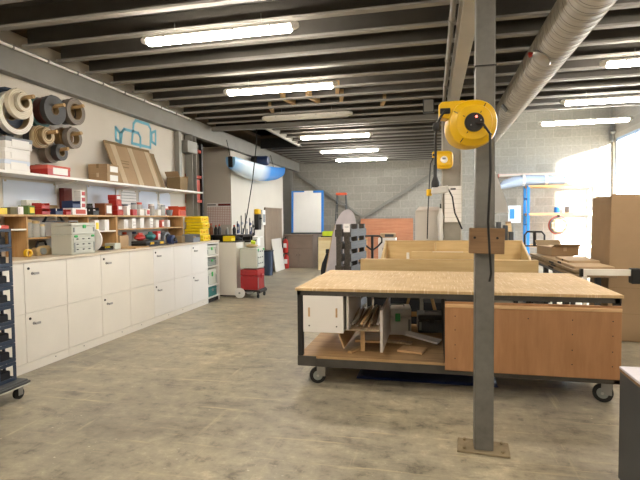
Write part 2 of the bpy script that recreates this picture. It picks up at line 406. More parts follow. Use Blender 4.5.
# steel columns at the end of the white wall
t = thing('steel_column', 'grey steel column at the far end of the wall shelf', 'column', (-4.596, 8.73, 0))
ibm = MB().box(-.07, .08, -.09, -.075, 0, 3.2).box(-.07, .08, .075, .09, 0, 3.2).box(-.008, .008, -.075, .075, 0, 3.2)
ibm.build('shaft', 'beam', t, bevel=.002)
bx(-.07, .12, -.33, .06, 2.84, 3.06).build('haunch_plate', 'beam', t, bevel=.006)
t = thing('steel_column', 'slim grey steel post against the white wall beside the thicker column', 'column', (-4.618, 8.29, 0))
bx(-.045, .05, -.05, .05, 2.14, 3.2).build('shaft', 'beam', t, bevel=.004)
t = thing('steel_column', 'grey steel column in the far corner beside the whiteboard', 'column', (-4.72, 15.75, 0))
MB().box(-.12, .12, -.10, -.085, 0, 3.2).box(-.12, .12, .085, .10, 0, 3.2).box(-.008, .008, -.085, .085, 0, 3.2).build('shaft', 'beam', t, bevel=.002)
for i, (a, b, lab) in enumerate([((-4.75, 16.93, 3.17), (.1, 16.93, -.0), 'grey diagonal brace falling from the far corner column past the ladder'),
                                 ((-4.6, 16.86, .22), (.25, 16.86, 3.2), 'grey diagonal brace rising across the block wall towards the concrete column')]):
    a, b = Vector(a), Vector(b); d = (b-a); L = d.length; ang = math.atan2(d.z, d.x)
    if i == 0: L *= .985
    o = MB().box(0, L, -.012, .012, -.045, .045).box(0, L, -.06, -.012, -.045, -.033).build('brace', 'beam', None, tuple(a), (0, -ang, 0), bevel=.002)
    tag(o, lab, 'brace')

# ------------------------------------------------------------------ ceiling lamps
def lamp(on, cool, label):
    t = thing('ceiling_lamp', label, 'lamp', group='batten lamps under the joists')
    L = .78
    MB().rings([[(x, s*.055*w, z) for s, z in ((-1, .03), (1, .03), (1, .07), (-1, .07))] for x, w in ((-L, .8), (-L+.03, 1), (L-.03, 1), (L, .8))]).build('housing', 'lampbody', t, bevel=.006)
    prof = [(-1, .03), (-.98, .005), (-.75, -.03), (-.35, -.045), (.35, -.045), (.75, -.03), (.98, .005), (1, .03)]
    MB().rings([[(x, u*.055*w, .03+(z-.03)*w) for u, z in prof] for x, w in ((-L+.015, .55), (-L+.05, 1), (L-.05, 1), (L-.015, .55))]).build('diffuser', ('lampcool' if cool else 'lampwarm') if on else 'lampoff', t, bevel=0, smooth=True)
    for s in (-1, 1):
        MB().rings([[(s*(L+dx), .05*w*math.cos(a), .028+.05*w*math.sin(a)) for a in [2*PI*k/12 for k in range(12)]] for dx, w in ((-.03, 1.05), (.01, .95), (.035, .6))]).build('end_cap', 'lampbody', t, bevel=0, smooth=True)
    for x in (-.55, -.18, .18, .55):
        bx(x-.012, x+.012, -.062, .062, .018, .05).build('clip', 'chrome', t, bevel=.002)
    for x in (-.45, .45): MB().tube([(x, 0, .07), (x, 0, .205)], .005, 6).build('hanger', 'galv', t, bevel=0)
    return t
la = lamp(True, False, ''); la2 = lamp(True, True, ''); lo = lamp(False, False, '')
LZ = 3.335
spots = [(-2.03, 4.44, la, 'lit batten lamp nearest the wall shelf, biggest of the row'),
 (-2.05, 6.46, la, 'second lit batten lamp in the row, just before the timber noggins'),
 (-2.15, 8.32, lo, 'unlit batten lamp just past the timber noggins'),
 (-2.06, 10.42, la, 'lit batten lamp just past the unlit lamp and cross beam'),
 (-2.14, 12.75, la2, 'lit batten lamp second from the block wall above the whiteboard'),
 (-2.10, 14.65, la2, 'lit batten lamp closest to the block wall above the ladder'),
 (2.75, 6.44, la, 'lit batten lamp beside the spiral duct, highest in view there'),
 (2.79, 8.43, la2, 'middle lit batten lamp in the row beyond the spiral duct'),
 (2.80, 10.17, la2, 'lit batten lamp at the open edge of the mezzanine by the bright wall'),
 (-2.05, 2.4, la, 'lit batten lamp overhead, nearest the camera along the cabinets'), (-2.05, .4, la, 'lit batten lamp overhead behind the camera'),
 (2.75, 4.4, la, 'lit batten lamp overhead beside the duct, above the dark cabinet'), (2.75, 2.4, la, 'lit batten lamp overhead near the camera beyond the duct'), (2.75, .4, la, 'lit batten lamp overhead behind the camera beyond the duct'),
 (-2.05, -1.6, la, 'lit batten lamp overhead furthest behind the camera'), (2.75, -1.6, la, 'lit batten lamp furthest behind the camera beyond the duct')]
used = set()
for x, y, src, lab in spots:
    o = copy_tree(src) if src.name in used else src
    used.add(src.name); o.location = (x, y, LZ); o.scale = (1, .8, .8); o['label'] = lab

# timber noggins between joists
for i, (x, y, s) in enumerate([(-2.30, 7.42, 1), (-2.36, 7.92, -1), (-1.86, 7.42, 1), (-1.93, 7.92, -1), (-1.42, 7.42, 1), (-1.45, 7.92, 1), (-.82, 8.43, 1), (-2.83, 8.43, 1)]):
    o = MB().box(-.03, .03, -.215, .215, -.05, .05).build('timber_noggin', 'timber', None, (x, y, 3.565), (0, 0, R(12*s)))
    tag(o, 'short pale timber strut wedged between the ceiling joists past the second lamp', 'timber strut', 'timber struts between the joists')

# spiral duct ------------------------------------------------------------------
t = thing('spiral_duct', 'large grey spiral ventilation duct under the joists', 'duct', (1.18, 0, 3.262))
prof = []
y = -3.9
while y < 12.6:
    prof += [(y, .188), (y+.112, .188), (y+.116, .194), (y+.128, .194), (y+.132, .188)]; y += .132
MB().lathe(prof, (0, 0, 0), 'y', 40).build('pipe', 'duct', t, bevel=0, smooth=True)
h = MB().lathe([(0, .001), (0, .10), (.012, .10), (.02, .085), (.02, .001)], (0, 0, 0), 'z', 20).build('access_hatch', 'chrome', t, (-.125, 5.25, -.145), (0, R(-139), 0), bevel=0, smooth=True)
h.scale = (1, 1.35, 1)
MB().lathe([(.0, .012), (.03, .03), (.05, .028)], (0, 0, 0), 'z', 6).build('knob', 'red', t, (-.185, 5.35, -.06), (0, R(-108), 0), bevel=.003)
bx(-.06, .06, -.09, .09, 0, .008).build('damper_plate', 'greydark', t, (-.155, 7.6, -.117), (0, R(-127), 0))
for y in (2.2, 5.9, 9.4):
    MB().lathe([(-.012, .196), (.012, .196), (.012, .2), (-.012, .2)], (0, y, 0), 'y', 40, True).build('hanger_strap', 'galv', t, bevel=0, smooth=True)
    MB().tube([(0, y, .196), (0, y, .24)], .006, 6).build('hanger_rod', 'galv', t, bevel=0)

# ------------------------------------------------------------------ cabinets along the wall
CX, CT = -4.07, 1.13
def door(parent, y0, y1, z0, z1, handle):
    d = bx(CX-.018, CX, y0+.003, y1-.003, z0+.003, z1-.003).build('door', 'cab' if y0 > 6.5 else 'cabw', parent, bevel=.0015)
    if handle:
        hz, hy = z1-.115, y0+.10
        h = MB().lathe([(0, .016), (.012, .016), (.012, .007), (.035, .007)], (CX, hy, hz), 'x', 12).box(CX+.03, CX+.044, hy-.014, hy+.055, hz-.012, hz+.012)
        h.build('handle', 'galvlight', d, bevel=.003)
        MB().lathe([(0, .014), (.006, .014)], (CX, hy-.045, hz+.055), 'x', 12).build('lock', 'dark', d, bevel=0)
    return d
ycol = [4.14+.592*i for i in range(8)]
units = [(3.45, 4.14+.592, [0], 'white cabinet nearest the camera, beside the dark blue crates, one door column'),
         (ycol[1], ycol[3], [1, 2], 'white four-door cabinet under the light grey toolboxes'),
         (ycol[3], ycol[5], [3, 4], 'white four-door cabinet under the black case in mid run'),
         (ycol[5], ycol[7], [5, 6], 'white four-door cabinet under the yellow cases')]
for y0, y1, cols, lab in units:
    t = thing('storage_cabinet', lab, 'cabinet', (0, 0, 0), group='white cabinets along the wall')
    bx(-4.66, CX-.02, y0+.001, y1-.001, .095, CT).build('carcass', 'cabw', t, bevel=0)
    bx(-4.60, CX-.004, y0+.002, y1-.002, 0, .092).build('plinth', 'cabw', t, bevel=.001)
    if cols == [0]:
        bx(CX-.018, CX, y0, ycol[0]-.003, .098, .605).build('filler_panel', 'cabw', t, bevel=.001); bx(CX-.018, CX, y0, ycol[0]-.003, .611, CT).build('filler_panel', 'cabw', t, bevel=.001)
    for c in cols:
        for z0, z1 in ((.095, .608), (.608, CT)): door(t, ycol[c], ycol[c+1], z0, z1, c % 2 == 0)
    for y in (y0+.25, y1-.2): MB().lathe([(0, .006), (.003, .006)], (CX-.004, y, .06), 'x', 8).build('screw_cap', 'dark', t, bevel=0)
o = bx(-4.665, CX+.015, 3.45, 8.61, CT+.001, CT+.031).box(-4.39, CX+.015, 8.61, 8.80, CT+.001, CT+.031).build('worktop', 'counter', bevel=.003)
tag(o, 'long pale worktop lying on the run of white cabinets', 'worktop')
WT = CT+.032
# open end bay
t = thing('open_shelf_unit', 'white open shelf bay at the far end of the cabinets holding toolboxes', 'shelf unit', (-4.365, 8.545, 0))
Y0, Y1 = -.255, .255
MB().box(-.03, .29, Y0, Y0+.02, 0, CT).box(-.03, .29, Y1-.02, Y1, 0, CT).box(-.03, -.01, Y0, Y1, 0, CT).build('carcass', 'cab', t, bevel=.001)
for z in (.08, .30, .66, .86, 1.10): bx(-.01, .29, Y0+.02, Y1-.02, z, z+.02).build('shelf_board', 'cab', t, bevel=.001)
bx(-.01, .27, Y0+.02, Y1-.02, 0, .08).build('plinth', 'gap', t, bevel=0)
def systainer(label, loc, w, d, h, body='sysgrey', rot=0, drawers=0, handle=True, latch='green', group=None):
    """toolbox: latched face looks along local +X; w along Y, d along X"""
    t = thing('toolbox', label, 'toolbox', loc, (0, 0, rot), group)
    if drawers:
        bx(-d/2, d/2-.006, -w/2, w/2, 0, h).build('body', body, t, bevel=.008)
        hh = (h-.05)/drawers
        for k in range(drawers):
            f = bx(d/2-.006, d/2+.004, -w/2+.018, w/2-.018, .02+k*hh, .02+(k+1)*hh-.008).build('drawer', body, t, bevel=.003)
            for yy in (-.3*w, -.05*w, .2*w): bx(d/2+.002, d/2+.014, yy-.014, yy+.014, .02+(k+.55)*hh, .02+(k+.75)*hh).build('catch', 'greydark', f, bevel=.003)
    else:
        bx(-d/2, d/2, -w/2, w/2, 0, h*.68).build('body', body, t, bevel=.008)
        bx(-d/2, d/2, -w/2, w/2, h*.70, h).build('lid', body, t, bevel=.010)
    for yy in ((-.36*w, .36*w) if drawers else (0,)):
        bx(d/2+.002, d/2+.016, yy-.028, yy+.028, h*.86 if drawers else h*.52, h*.97 if drawers else h*.82).build('latch', latch, t, bevel=.006)
    if handle:
        a = [(-.06, 0, h), (-.06, 0, h+.02), (.06, 0, h+.02), (.06, 0, h)]
        MB().tube([(0, p[0]*1.2, p[2]) for p in a], .008, 8).build('handle', 'sysdark', t, bevel=0, smooth=True)
    for yy in (-.42*w, .42*w):
        bx(d/2+.001, d/2+.008, yy-.012, yy+.012, .03, h*.6).build('rib', 'sysdark', t, bevel=.002)
    return t
systainer('small grey toolbox with green latch at top of open end bay', (-4.235, 8.545, .882), .40, .26, .19, rot=0, handle=False)
systainer('white-grey toolbox with green latch on the middle board of open end bay', (-4.235, 8.545, .322), .40, .26, .30, rot=0, handle=False)
systainer('dark teal tool case on the low board of open end bay', (-4.235, 8.545, .102), .40, .26, .18, 'teal', 0, handle=False, latch='sysdark')
systainer('flat grey toolbox between two others in open end bay', (-4.235, 8.545, .682), .40, .26, .15, 'sysdark', 0, handle=False, latch='green')

# toolboxes on the worktop
systainer('light grey drawer toolbox with three drawers on the worktop', (-4.215, 5.035, WT), .40, .29, .235, drawers=3, handle=False)
systainer('light grey toolbox with green latch, stacked on the drawer toolbox', (-4.215, 5.035, WT+.236), .40, .29, .138)

# plywood hutch on the worktop ------------------------------------------------
t = thing('plywood_hutch', 'open plywood shelf rack standing on the worktop against the wall', 'shelf')
HXF, HT = -4.37, 1.635
bx(-4.66, HXF, 3.45, 8.14, HT-.022, HT).build('top_board', 'ply', t, bevel=.001)
for ya, yb in ((3.46, 4.53), (5.16, 5.55), (6.06, 6.10), (7.95, 7.97)):
    if yb-ya > .3: continue
    bx(-4.66, HXF, ya, yb, WT, HT-.022).build('upright', 'plyv', t, bevel=.001)
for y in (4.50, 5.48): bx(-4.66, HXF, y, y+.022, WT, HT-.022).build('upright', 'plyv', t, bevel=.001)
bx(-4.66, HXF, 3.47, 4.50, 1.46, 1.478).build('middle_board', 'cabw', t, bevel=.001)
bx(-4.66, HXF-.02, 4.522, 5.48, 1.355, 1.373).build('middle_board', 'ply', t, bevel=.001)
bx(-4.66, HXF, 5.502, 6.06, 1.405, 1.423).build('middle_board', 'cabw', t, bevel=.001)
bx(-4.66, HXF, 6.10, 7.95, 1.42, 1.438).build('middle_board', 'ply', t, bevel=.001)

# long white wall shelf --------------------------------------------------------
t = thing('wall_shelf', 'long white shelf board bracketed to the white wall', 'shelf')
bx(-4.668, -4.30, 3.2, 8.62, 2.062, 2.092).build('shelf_board', 'white', t, bevel=.002)
SH = 2.093
for y in (4.1, 5.28, 6.48, 7.66):
    MB().prism([(-4.668, 2.06), (-4.34, 2.06), (-4.34, 2.05), (-4.64, 2.02), (-4.655, 1.90), (-4.668, 1.90)], y-.012, y+.012, 'y').build('bracket', 'white', t, bevel=.001)

# ------------------------------------------------------------------ small goods
def carton(name, label, cat, x0, x1, y0, y1, z, h, mat, group=None, rot=0, patch=None, patchf='x', lid=None, tapem=None):
    x, y = (x0+x1)/2, (y0+y1)/2; a, b = (x1-x0)/2, (y1-y0)/2
    t = thing(name, label, cat, (x, y, z), (0, 0, R(rot)), group)
    if lid:
        bx(-a, a, -b, b, 0, h*.98).build('tray', mat, t, bevel=.002); bx(-a-.004, a+.004, -b-.004, b+.004, h*.62, h).build('lid', lid, t, bevel=.003)
    else: bx(-a, a, -b, b, 0, h).build('body', mat, t, bevel=.002)
    if patch:
        if patchf == 'x': bx(a, a+.0045, -b*.55, b*.75, h*.15, h*.8).build('paper_label', patch, t, bevel=0)
        else: bx(-a*.5, a*.7, -b-.0045, -b, h*.2, h*.8).build('paper_label', patch, t, bevel=0)
    if tapem: bx(-a*.12, a*.12, -b-.002, b+.002, h*.55, h+.002).build('tape_strip', tapem, t, bevel=0)
    return t
def bin_(name, label, x0, x1, y0, y1, z, h, mat, group=None, fill=None, cat='bin'):
    x, y = (x0+x1)/2, (y0+y1)/2; a, b = (x1-x0)/2, (y1-y0)/2
    t = thing(name, label, cat, (x, y, z), (0, 0, 0), group)
    q = .006
    MB().box(-a, a, -b, b, 0, q).box(-a, a, -b, -b+q, q, h).box(-a, a, b-q, b, q, h).box(-a, -a+q, -b+q, b-q, q, h).box(a-q, a, -b+q, b-q, q, h*.55).build('tub', mat, t, bevel=.002)
    bx(a-.002, a+.008, -b-.003, b+.003, h*.5, h*.6).build('lip', mat, t, bevel=.002)
    if fill:
        for k in range(4): bx(-.03, .03, -.012, .012, 0, .02).build('contents', fill, t, (random.uniform(-a*.5, a*.5), -b*.6+k*b*.4, h*.55), (R(random.uniform(-30, 30)), 0, R(random.uniform(-60, 60))))
    return t
def jar(name, label, x, y, z, r, h, mat='clearjar', lidm='white', group=None):
    t = thing(name, label, 'jar', (x, y, z), (0, 0, 0), group)
    MB().lathe([(0, r*.95), (.004, r), (h*.78, r), (h*.85, r*.85)], (0, 0, 0), 'z', 16).build('container', mat, t, bevel=0, smooth=True)
    MB().lathe([(h*.84, r*.92), (h, r*.92)], (0, 0, 0), 'z', 16).build('lid', lidm, t, bevel=.002, smooth=True)
    return t

# wall shelf goods
g = 'white boxes stacked on the wall shelf'
carton('storage_box', 'white box at the bottom of three stacked on wall shelf', 'box', -4.62, -4.33, 4.21, 4.535, SH, .118, 'white', g, 0, 'paper', lid='paperblue')
carton('storage_box', 'white box in the middle of three stacked on wall shelf', 'box', -4.62, -4.33, 4.215, 4.54, SH+.12, .118, 'white', g, 1, 'paper', lid='paper')
carton('storage_box', 'white box on top of three stacked on wall shelf', 'box', -4.61, -4.32, 4.23, 4.565, SH+.24, .118, 'white', g, -2, 'paper', lid='greybin')
carton('storage_box', 'low red box on the wall shelf beside the white boxes', 'box', -4.58, -4.34, 4.80, 5.16, SH, .12, 'red', None, 0, 'paper', 'x', lid='redlight')
carton('cardboard_box', 'plain grey-brown carton behind the low red box', 'carton', -4.655, -4.585, 4.95, 5.32, SH, .15, 'cardgrey')
carton('cardboard_box', 'lower of two brown cartons on the wall shelf', 'carton', -4.64, -4.34, 5.86, 6.12, SH, .122, 'card', 'brown cartons on the wall shelf', 0, 'paper', 'x', tapem='tape')
carton('cardboard_box', 'upper of two brown cartons on the wall shelf', 'carton', -4.64, -4.34, 5.86, 6.12, SH+.123, .122, 'card', 'brown cartons on the wall shelf', 1, 'paper', 'x', tapem='carddark')
t = carton('cardboard_box', 'open brown carton at far end of the wall shelf', 'carton', -4.63, -4.36, 7.88, 8.12, SH, .23, 'carddark', None, 0)
bx(-.13, .13, .0, .006, 0, .26).build('flap', 'cardlight', t, (0, .13, .01), (R(-12), 0, 0)); bx(-.13, .13, 0, .006, 0, .12).build('flap', 'card', t, (0, -.12, .23), (R(40), 0, 0))
# leaning flat-pack cartons
for i, (ya, yb, dx, lab, mm) in enumerate([(6.17, 7.30, 0, 'large flat brown carton with pale tape leaning on the wall shelf', 'card'), (6.5, 7.48, -.035, 'second flat carton tucked behind the taped flat carton', 'carddark')]):
    t = thing('flat_carton', lab, 'carton', (-4.40+dx, (ya+yb)/2, SH+.002), (0, R(-20), 0))
    W = (yb-ya)/2; H = .66 if i == 0 else .62
    bx(0, .022, -W, W, 0, H).build('panel', mm, t, bevel=.003)
    bx(.022, .026, -W, W, H*.93, H).build('fold_edge', 'carddark', t, bevel=.001)
    if i == 0:
        for yy in (-W+.1, -.06, W-.17): bx(.022, .026, yy, yy+.12, 0, H*.93).build('tape_strip', 'tape', t, bevel=0)
        for k, z in enumerate((.26, .32, .36)): bx(.022, .0245, -.33, -.33+.14+.03*k, z, z+.012).build('printed_line', 'carddark', t, bevel=0)

# hutch top goods
def hz(y): return HT+.001
g = 'small goods on the plywood rack'
carton('small_carton', 'small yellow carton at near end of plywood rack top', 'box', -4.52, -4.40, 4.20, 4.29, hz(0), .065, 'yellowcase')
carton('small_carton', 'olive carton beside the yellow one on plywood rack', 'box', -4.53, -4.40, 4.33, 4.415, hz(0), .075, 'olive')
carton('small_carton', 'small white carton beside the olive one on plywood rack', 'box', -4.50, -4.40, 4.43, 4.50, hz(0), .085, 'white', patch='paper')
carton('small_carton', 'green and yellow carton tilted on plywood rack', 'box', -4.52, -4.40, 4.545, 4.66, hz(0), .10, 'greencard', None, 10, 'yellowcase')
bin_('parts_bin', 'lower red parts bin of the pair next to the green carton', -4.54, -4.40, 4.76, 4.885, hz(0), .066, 'red', 'red parts bins')
bin_('parts_bin', 'upper red parts bin of the pair next to the green carton', -4.54, -4.405, 4.76, 4.885, hz(0)+.068, .066, 'red', 'red parts bins', 'redlight')
bin_('parts_bin', 'navy parts bin next to the paired red bins', -4.53, -4.40, 4.97, 5.09, hz(0), .075, 'bluebin')
bin_('parts_bin', 'single red parts bin before the red-and-white carton', -4.52, -4.40, 5.14, 5.225, hz(0), .065, 'red')
carton('small_carton', 'red and white carton under the navy bin on rack', 'box', -4.54, -4.40, 5.25, 5.515, hz(0), .085, 'paper', None, 0, 'redlight')
bin_('parts_bin', 'navy parts bin raised on the red and white carton', -4.56, -4.40, 5.255, 5.395, hz(0)+.087, .09, 'bluebin')
carton('small_carton', 'tall maroon carton behind the stacked white packs', 'box', -4.64, -4.565, 5.31, 5.45, hz(0), .345, 'maroon')
for k in range(3): carton('small_carton', 'small white pack, %s of three stacked by the maroon carton' % ('lowest', 'middle', 'topmost')[k], 'box', -4.50, -4.40, 5.405, 5.49, hz(0)+.087+k*.076, .075, 'white', 'white packs by the maroon carton', 2*k-2, 'red')
bin_('parts_bin', 'dark bin filled with small white parts on rack', -4.53, -4.40, 5.63, 5.75, hz(0), .10, 'black', None, 'white')
carton('small_carton', 'brown-orange carton with white sticker on rack', 'box', -4.56, -4.40, 5.87, 6.03, hz(0), .165, 'brownbox', None, 0, 'paper')
for k in range(4): carton('small_carton', '%s red carton in the stack of four on rack' % ('bottom', 'second', 'third', 'top')[k], 'box', -4.53, -4.40, 6.15-.012*k, 6.285-.02*k, hz(0)+k*.073, .072, 'red', 'red cartons stacked on the rack', 0, 'paper' if k % 2 else 'redlight')
carton('small_carton', 'small white carton next to the red stack of four', 'box', -4.50, -4.40, 6.37, 6.445, hz(0), .125, 'white')
carton('small_carton', 'low red carton between small white cartons', 'box', -4.51, -4.40, 6.51, 6.62, hz(0), .09, 'red')
carton('small_carton', 'white carton beside the low red one on rack', 'box', -4.51, -4.40, 6.70, 6.805, hz(0), .09, 'white')
carton('small_carton', 'white and red carton before the jars on rack', 'box', -4.51, -4.40, 6.86, 6.97, hz(0), .105, 'paper', None, 0, 'red')
jar('jar', 'clear jar with grey lid behind low cartons on rack', -4.54, 6.75, hz(0), .048, .20, lidm='greybin', group='jars on the rack')
jar('jar', 'tall clear jar between the white cartons on rack', -4.45, 7.10, hz(0), .042, .19, group='jars on the rack')
carton('small_carton', 'white carton between the two tall jars', 'box', -4.49, -4.40, 7.21, 7.295, hz(0), .10, 'white')
jar('jar', 'dark red round pot above white carton between jars', -4.55, 7.25, hz(0), .05, .19, 'maroon', 'red', 'jars on the rack')
jar('jar', 'tall clear jar nearest the orange crate on rack', -4.45, 7.44, hz(0), .04, .18, lidm='greybin', group='jars on the rack')
t = thing('bowl', 'grey bowl on the rack beside the orange crate', 'bowl', (-4.46, 7.66, hz(0)))
MB().lathe([(0, .03), (.01, .045), (.10, .062), (.10, .056), (.02, .04)], (0, 0, 0), 'z', 18).build('body', 'greybin', t, bevel=0, smooth=True)
t = bin_('plastic_crate', 'orange-red plastic crate at far end of plywood rack', -4.60, -4.40, 7.86, 8.13, hz(0), .17, 'orange', None, 'redlight', 'crate')
bx(.1, .106, -.07, .10, .02, .085).build('paper_label', 'redlight', t, bevel=0)
# second row behind, on the rack top
carton('small_carton', 'pale green carton at back of rack top behind the red bins', 'box', -4.65, -4.57, 4.72, 4.92, hz(0), .17, 'sysgrey', None, 0, 'paper')
carton('small_carton', 'brown carton at back of rack top behind the navy bin', 'box', -4.65, -4.57, 5.02, 5.2, hz(0), .12, 'carddark')
jar('jar', 'dark jar at back of rack top beside the brown-orange carton', -4.60, 5.82, hz(0), .04, .16, 'greydark', 'black', 'jars on the rack')
carton('small_carton', 'red carton standing at back of rack top beside the stack of four', 'box', -4.64, -4.57, 6.33, 6.46, hz(0), .20, 'maroon')
jar('jar', 'white tub at back of rack top behind the low red carton', -4.57, 6.56, hz(0), .055, .17, 'white', 'greybin', 'jars on the rack')
jar('jar', 'clear jar at back of rack top behind the white and red carton', -4.57, 6.93, hz(0), .05, .21, 'clearjar', 'redlight', 'jars on the rack')
jar('jar', 'white tub at back of rack top before the grey bowl', -4.57, 7.56, hz(0), .055, .20, 'white', 'white', 'jars on the rack')
carton('small_carton', 'white carton at back of rack top behind the grey bowl', 'box', -4.65, -4.56, 7.66, 7.80, hz(0), .16, 'paper', None, 0, 'redlight')
jar('spray_can', 'grey spray can on the worktop behind the black case', -4.58, 6.55, WT, .035, .22, 'sysdark', 'orange')
jar('spray_can', 'white spray can on the worktop behind the crumpled bags', -4.58, 6.80, WT, .035, .22, 'white', 'bluebin')
jar('spray_can', 'navy spray can on the worktop behind the grey curved cover', -4.60, 7.66, WT, .035, .22, 'bluebin', 'white')
# middle boards
mids = [(-4.52, 5.86, 5.95, 1.424, .15, 'white', 'white carton in the rack bay beside the standing plate'), (-4.52, 6.29, 6.39, 1.439, .135, 'white', 'first white pack on middle board after the rack upright'),
 (-4.52, 6.49, 6.59, 1.439, .155, 'paper', 'tall white pack second on the middle board'), (-4.52, 6.70, 6.80, 1.439, .16, 'white', 'tall white pack third on the middle board'),
 (-4.52, 6.96, 7.05, 1.439, .165, 'paper', 'tall white pack fourth on the middle board'), (-4.52, 7.14, 7.225, 1.439, .13, 'white', 'lower white pack just before the red-topped one'),
 (-4.52, 7.30, 7.38, 1.439, .12, 'redlight', 'red-topped pack on the middle board'), (-4.52, 7.49, 7.57, 1.439, .12, 'white', 'last white pack on the middle board near grey bin')]
for xb, y0, y1, z, h, mm, lab in mids: carton('small_carton', lab, 'box', xb, -4.40, y0, y1, z, h, mm, 'packs on the middle board', 0, 'paper' if mm != 'paper' else 'print_line')
carton('small_carton', 'white carton with yellow stripe inside rack bay', 'box', -4.53, -4.40, 5.66, 5.74, 1.424, .14, 'paper', None, 0, 'yellowcase')
# near bays
t = carton('small_carton', 'flat red box inside the near rack bay', 'box', -4.60, -4.40, 4.08, 4.30, 1.479, .04, 'redlight')
for k, (y, r, h, lab) in enumerate([(4.60, .05, .205, 'clear jar nearest the near rack upright'), (4.71, .048, .19, 'clear jar next along behind the grey toolboxes'), (4.80, .042, .15, 'short clear jar behind the grey toolboxes')]):
    jar('jar', lab, -4.45, y, 1.374, r, h, 'clearjar', 'tan', 'clear jars in the rack')
t = thing('hand_planer', 'small beige power tool on worktop inside rack bay', 'power tool', (-4.46, 4.80, WT))
MB().rings([[(x*.06, y, z) for x, z in ((-1, 0), (1, 0), (1, .07*w), (.6, .11*w), (-.6, .11*w), (-1, .07*w))] for y, w in ((-.12, .7), (-.05, 1), (.08, 1), (.12, .6))]).build('body', 'tan', t, bevel=.006)
MB().tube([(0, -.08, .09), (0, -.05, .16), (0, .05, .16), (0, .08, .09)], .014, 10).build('grip', 'black', t, bevel=0, smooth=True)
MB().lathe([(-.02, .04), (.02, .04)], (.065, -.05, .05), 'x', 16).build('dial', 'sysdark', t, bevel=.004)
t = thing('tape_roll', 'yellow tape roll standing by the near rack upright', 'tape', (-4.36, 4.50, WT+.045))
MB().lathe([(-.02, .045), (.02, .045), (.02, .028), (-.02, .028)], (0, 0, 0), 'x', 22, True).build('ring', 'yellow', t, bevel=0, smooth=True)
t = thing('bar_clamp', 'black clamp with white tip lying above the grey toolboxes', 'clamp', (-4.45, 5.0, WT+.39))
MB().tube([(0, -.16, 0), (0, -.12, .06), (0, 0, .075), (0, .10, .05), (0, .14, 0)], .014, 8).build('jaw', 'black', t, bevel=0, smooth=True)
MB().tube([(0, .02, .0), (0, .03, .16)], .012, 8).build('handle', 'white', t, bevel=0, smooth=True)
bx(-.02, .02, -.17, .15, -.005, .012).build('bar', 'black', t)
t = thing('round_plate', 'white round plate standing on edge behind the toolboxes', 'plate', (-4.21, 5.33, WT+.156), (0, R(8), R(8)))
MB().lathe([(-.012, .15), (0, .155), (.012, .15), (.008, .10), (.004, .02)], (0, 0, 0), 'y', 30).build('disc', 'white', t, bevel=0, smooth=True)
bin_('parts_bin', 'black low bin with yellow tag under the standing plate', -4.40, -4.26, 5.66, 5.84, WT, .05, 'black', None, 'yellowcase')
carton('small_carton', 'small grey carton on worktop before the black case', 'box', -4.42, -4.26, 5.87, 6.0, WT, .085, 'sysgrey')
o = bx(-.16, .16, -.22, .22, 0, .016).build('plywood_offcut', 'ply', None, (-4.25, 6.25, WT), (0, 0, R(8))); tag(o, 'flat plywood offcut lying on the worktop near the black case', 'offcut')
carton('small_carton', 'beige carton on worktop at the third rack upright', 'box', -4.55, -4.36, 6.13, 6.33, WT, .18, 'cardlight')
# black case
t = thing('tool_case', 'flat black tool case with yellow catches on the worktop', 'case', (-4.28, 6.72, WT))
bx(-.13, .13, -.26, .26, 0, .045).build('base', 'black', t, bevel=.008); bx(-.13, .13, -.26, .26, .047, .085).build('lid', 'greydark', t, bevel=.010)
for y in (-.12, .15): bx(.13, .142, y-.05, y+.05, .03, .065).build('catch', 'yellow', t, bevel=.003)
MB().tube([(.13, -.04, .05), (.16, -.03, .05), (.16, .06, .05), (.13, .07, .05)], .008, 8).build('handle', 'black', t, bevel=0, smooth=True)
def lump(name, label, cat, loc, s, mat, seed, extra=None):
    rnd = random.Random(seed); bm = MB(); R_ = []
    for i in range(7):
        u = i/6; w = math.sin(PI*(.12+.82*u)); R_.append([(s[0]*w*math.cos(a)*rnd.uniform(.75, 1.1), s[1]*w*math.sin(a)*rnd.uniform(.75, 1.1), s[2]*u*rnd.uniform(.9, 1.05)) for a in [2*PI*k/12 for k in range(12)]])
    t = thing(name, label, cat, loc); bm.rings(R_).build('body', mat, t, bevel=0, smooth=True)
    if extra: extra(t)
    return t
lump('plastic_bag', 'crumpled red bag on the black case', 'bag', (-4.36, 6.62, WT+.088), (.08, .13, .10), 'red', 3, lambda t: bx(-.01, .01, -.05, .06, .09, .12).build('knot', 'redlight', t, bevel=.004))
lump('plastic_bag', 'crumpled teal bag beside the red bag on the black case', 'bag', (-4.36, 6.90, WT+.088), (.08, .11, .115), 'teal', 5, lambda t: bx(-.01, .01, -.05, .05, .10, .13).build('knot', 'teal', t, bevel=.004))
carton('small_carton', 'small red carton behind the blue sander on worktop', 'box', -4.52, -4.36, 7.1, 7.2, WT, .22, 'red', None, 0, 'paper')
t = thing('power_tool', 'round blue power tool lying on the worktop', 'power tool', (-4.22, 7.28, WT))
MB().lathe([(-.05, .05), (-.03, .075), (.04, .075), (.06, .05)], (0, 0, .076), 'x', 20).build('motor', 'bluebin', t, bevel=0, smooth=True)
MB().tube([(-.02, .05, .10), (-.02, .14, .07), (-.02, .20, .03)], .028, 10).build('grip', 'bluebin', t, bevel=0, smooth=True)
MB().lathe([(.06, .03), (.09, .03)], (0, 0, .076), 'x', 16).build('chuck', 'black', t, bevel=.003)
t = thing('grinder_guard', 'grey curved cover standing behind the blue power tool', 'cover', (-4.42, 7.45, WT))
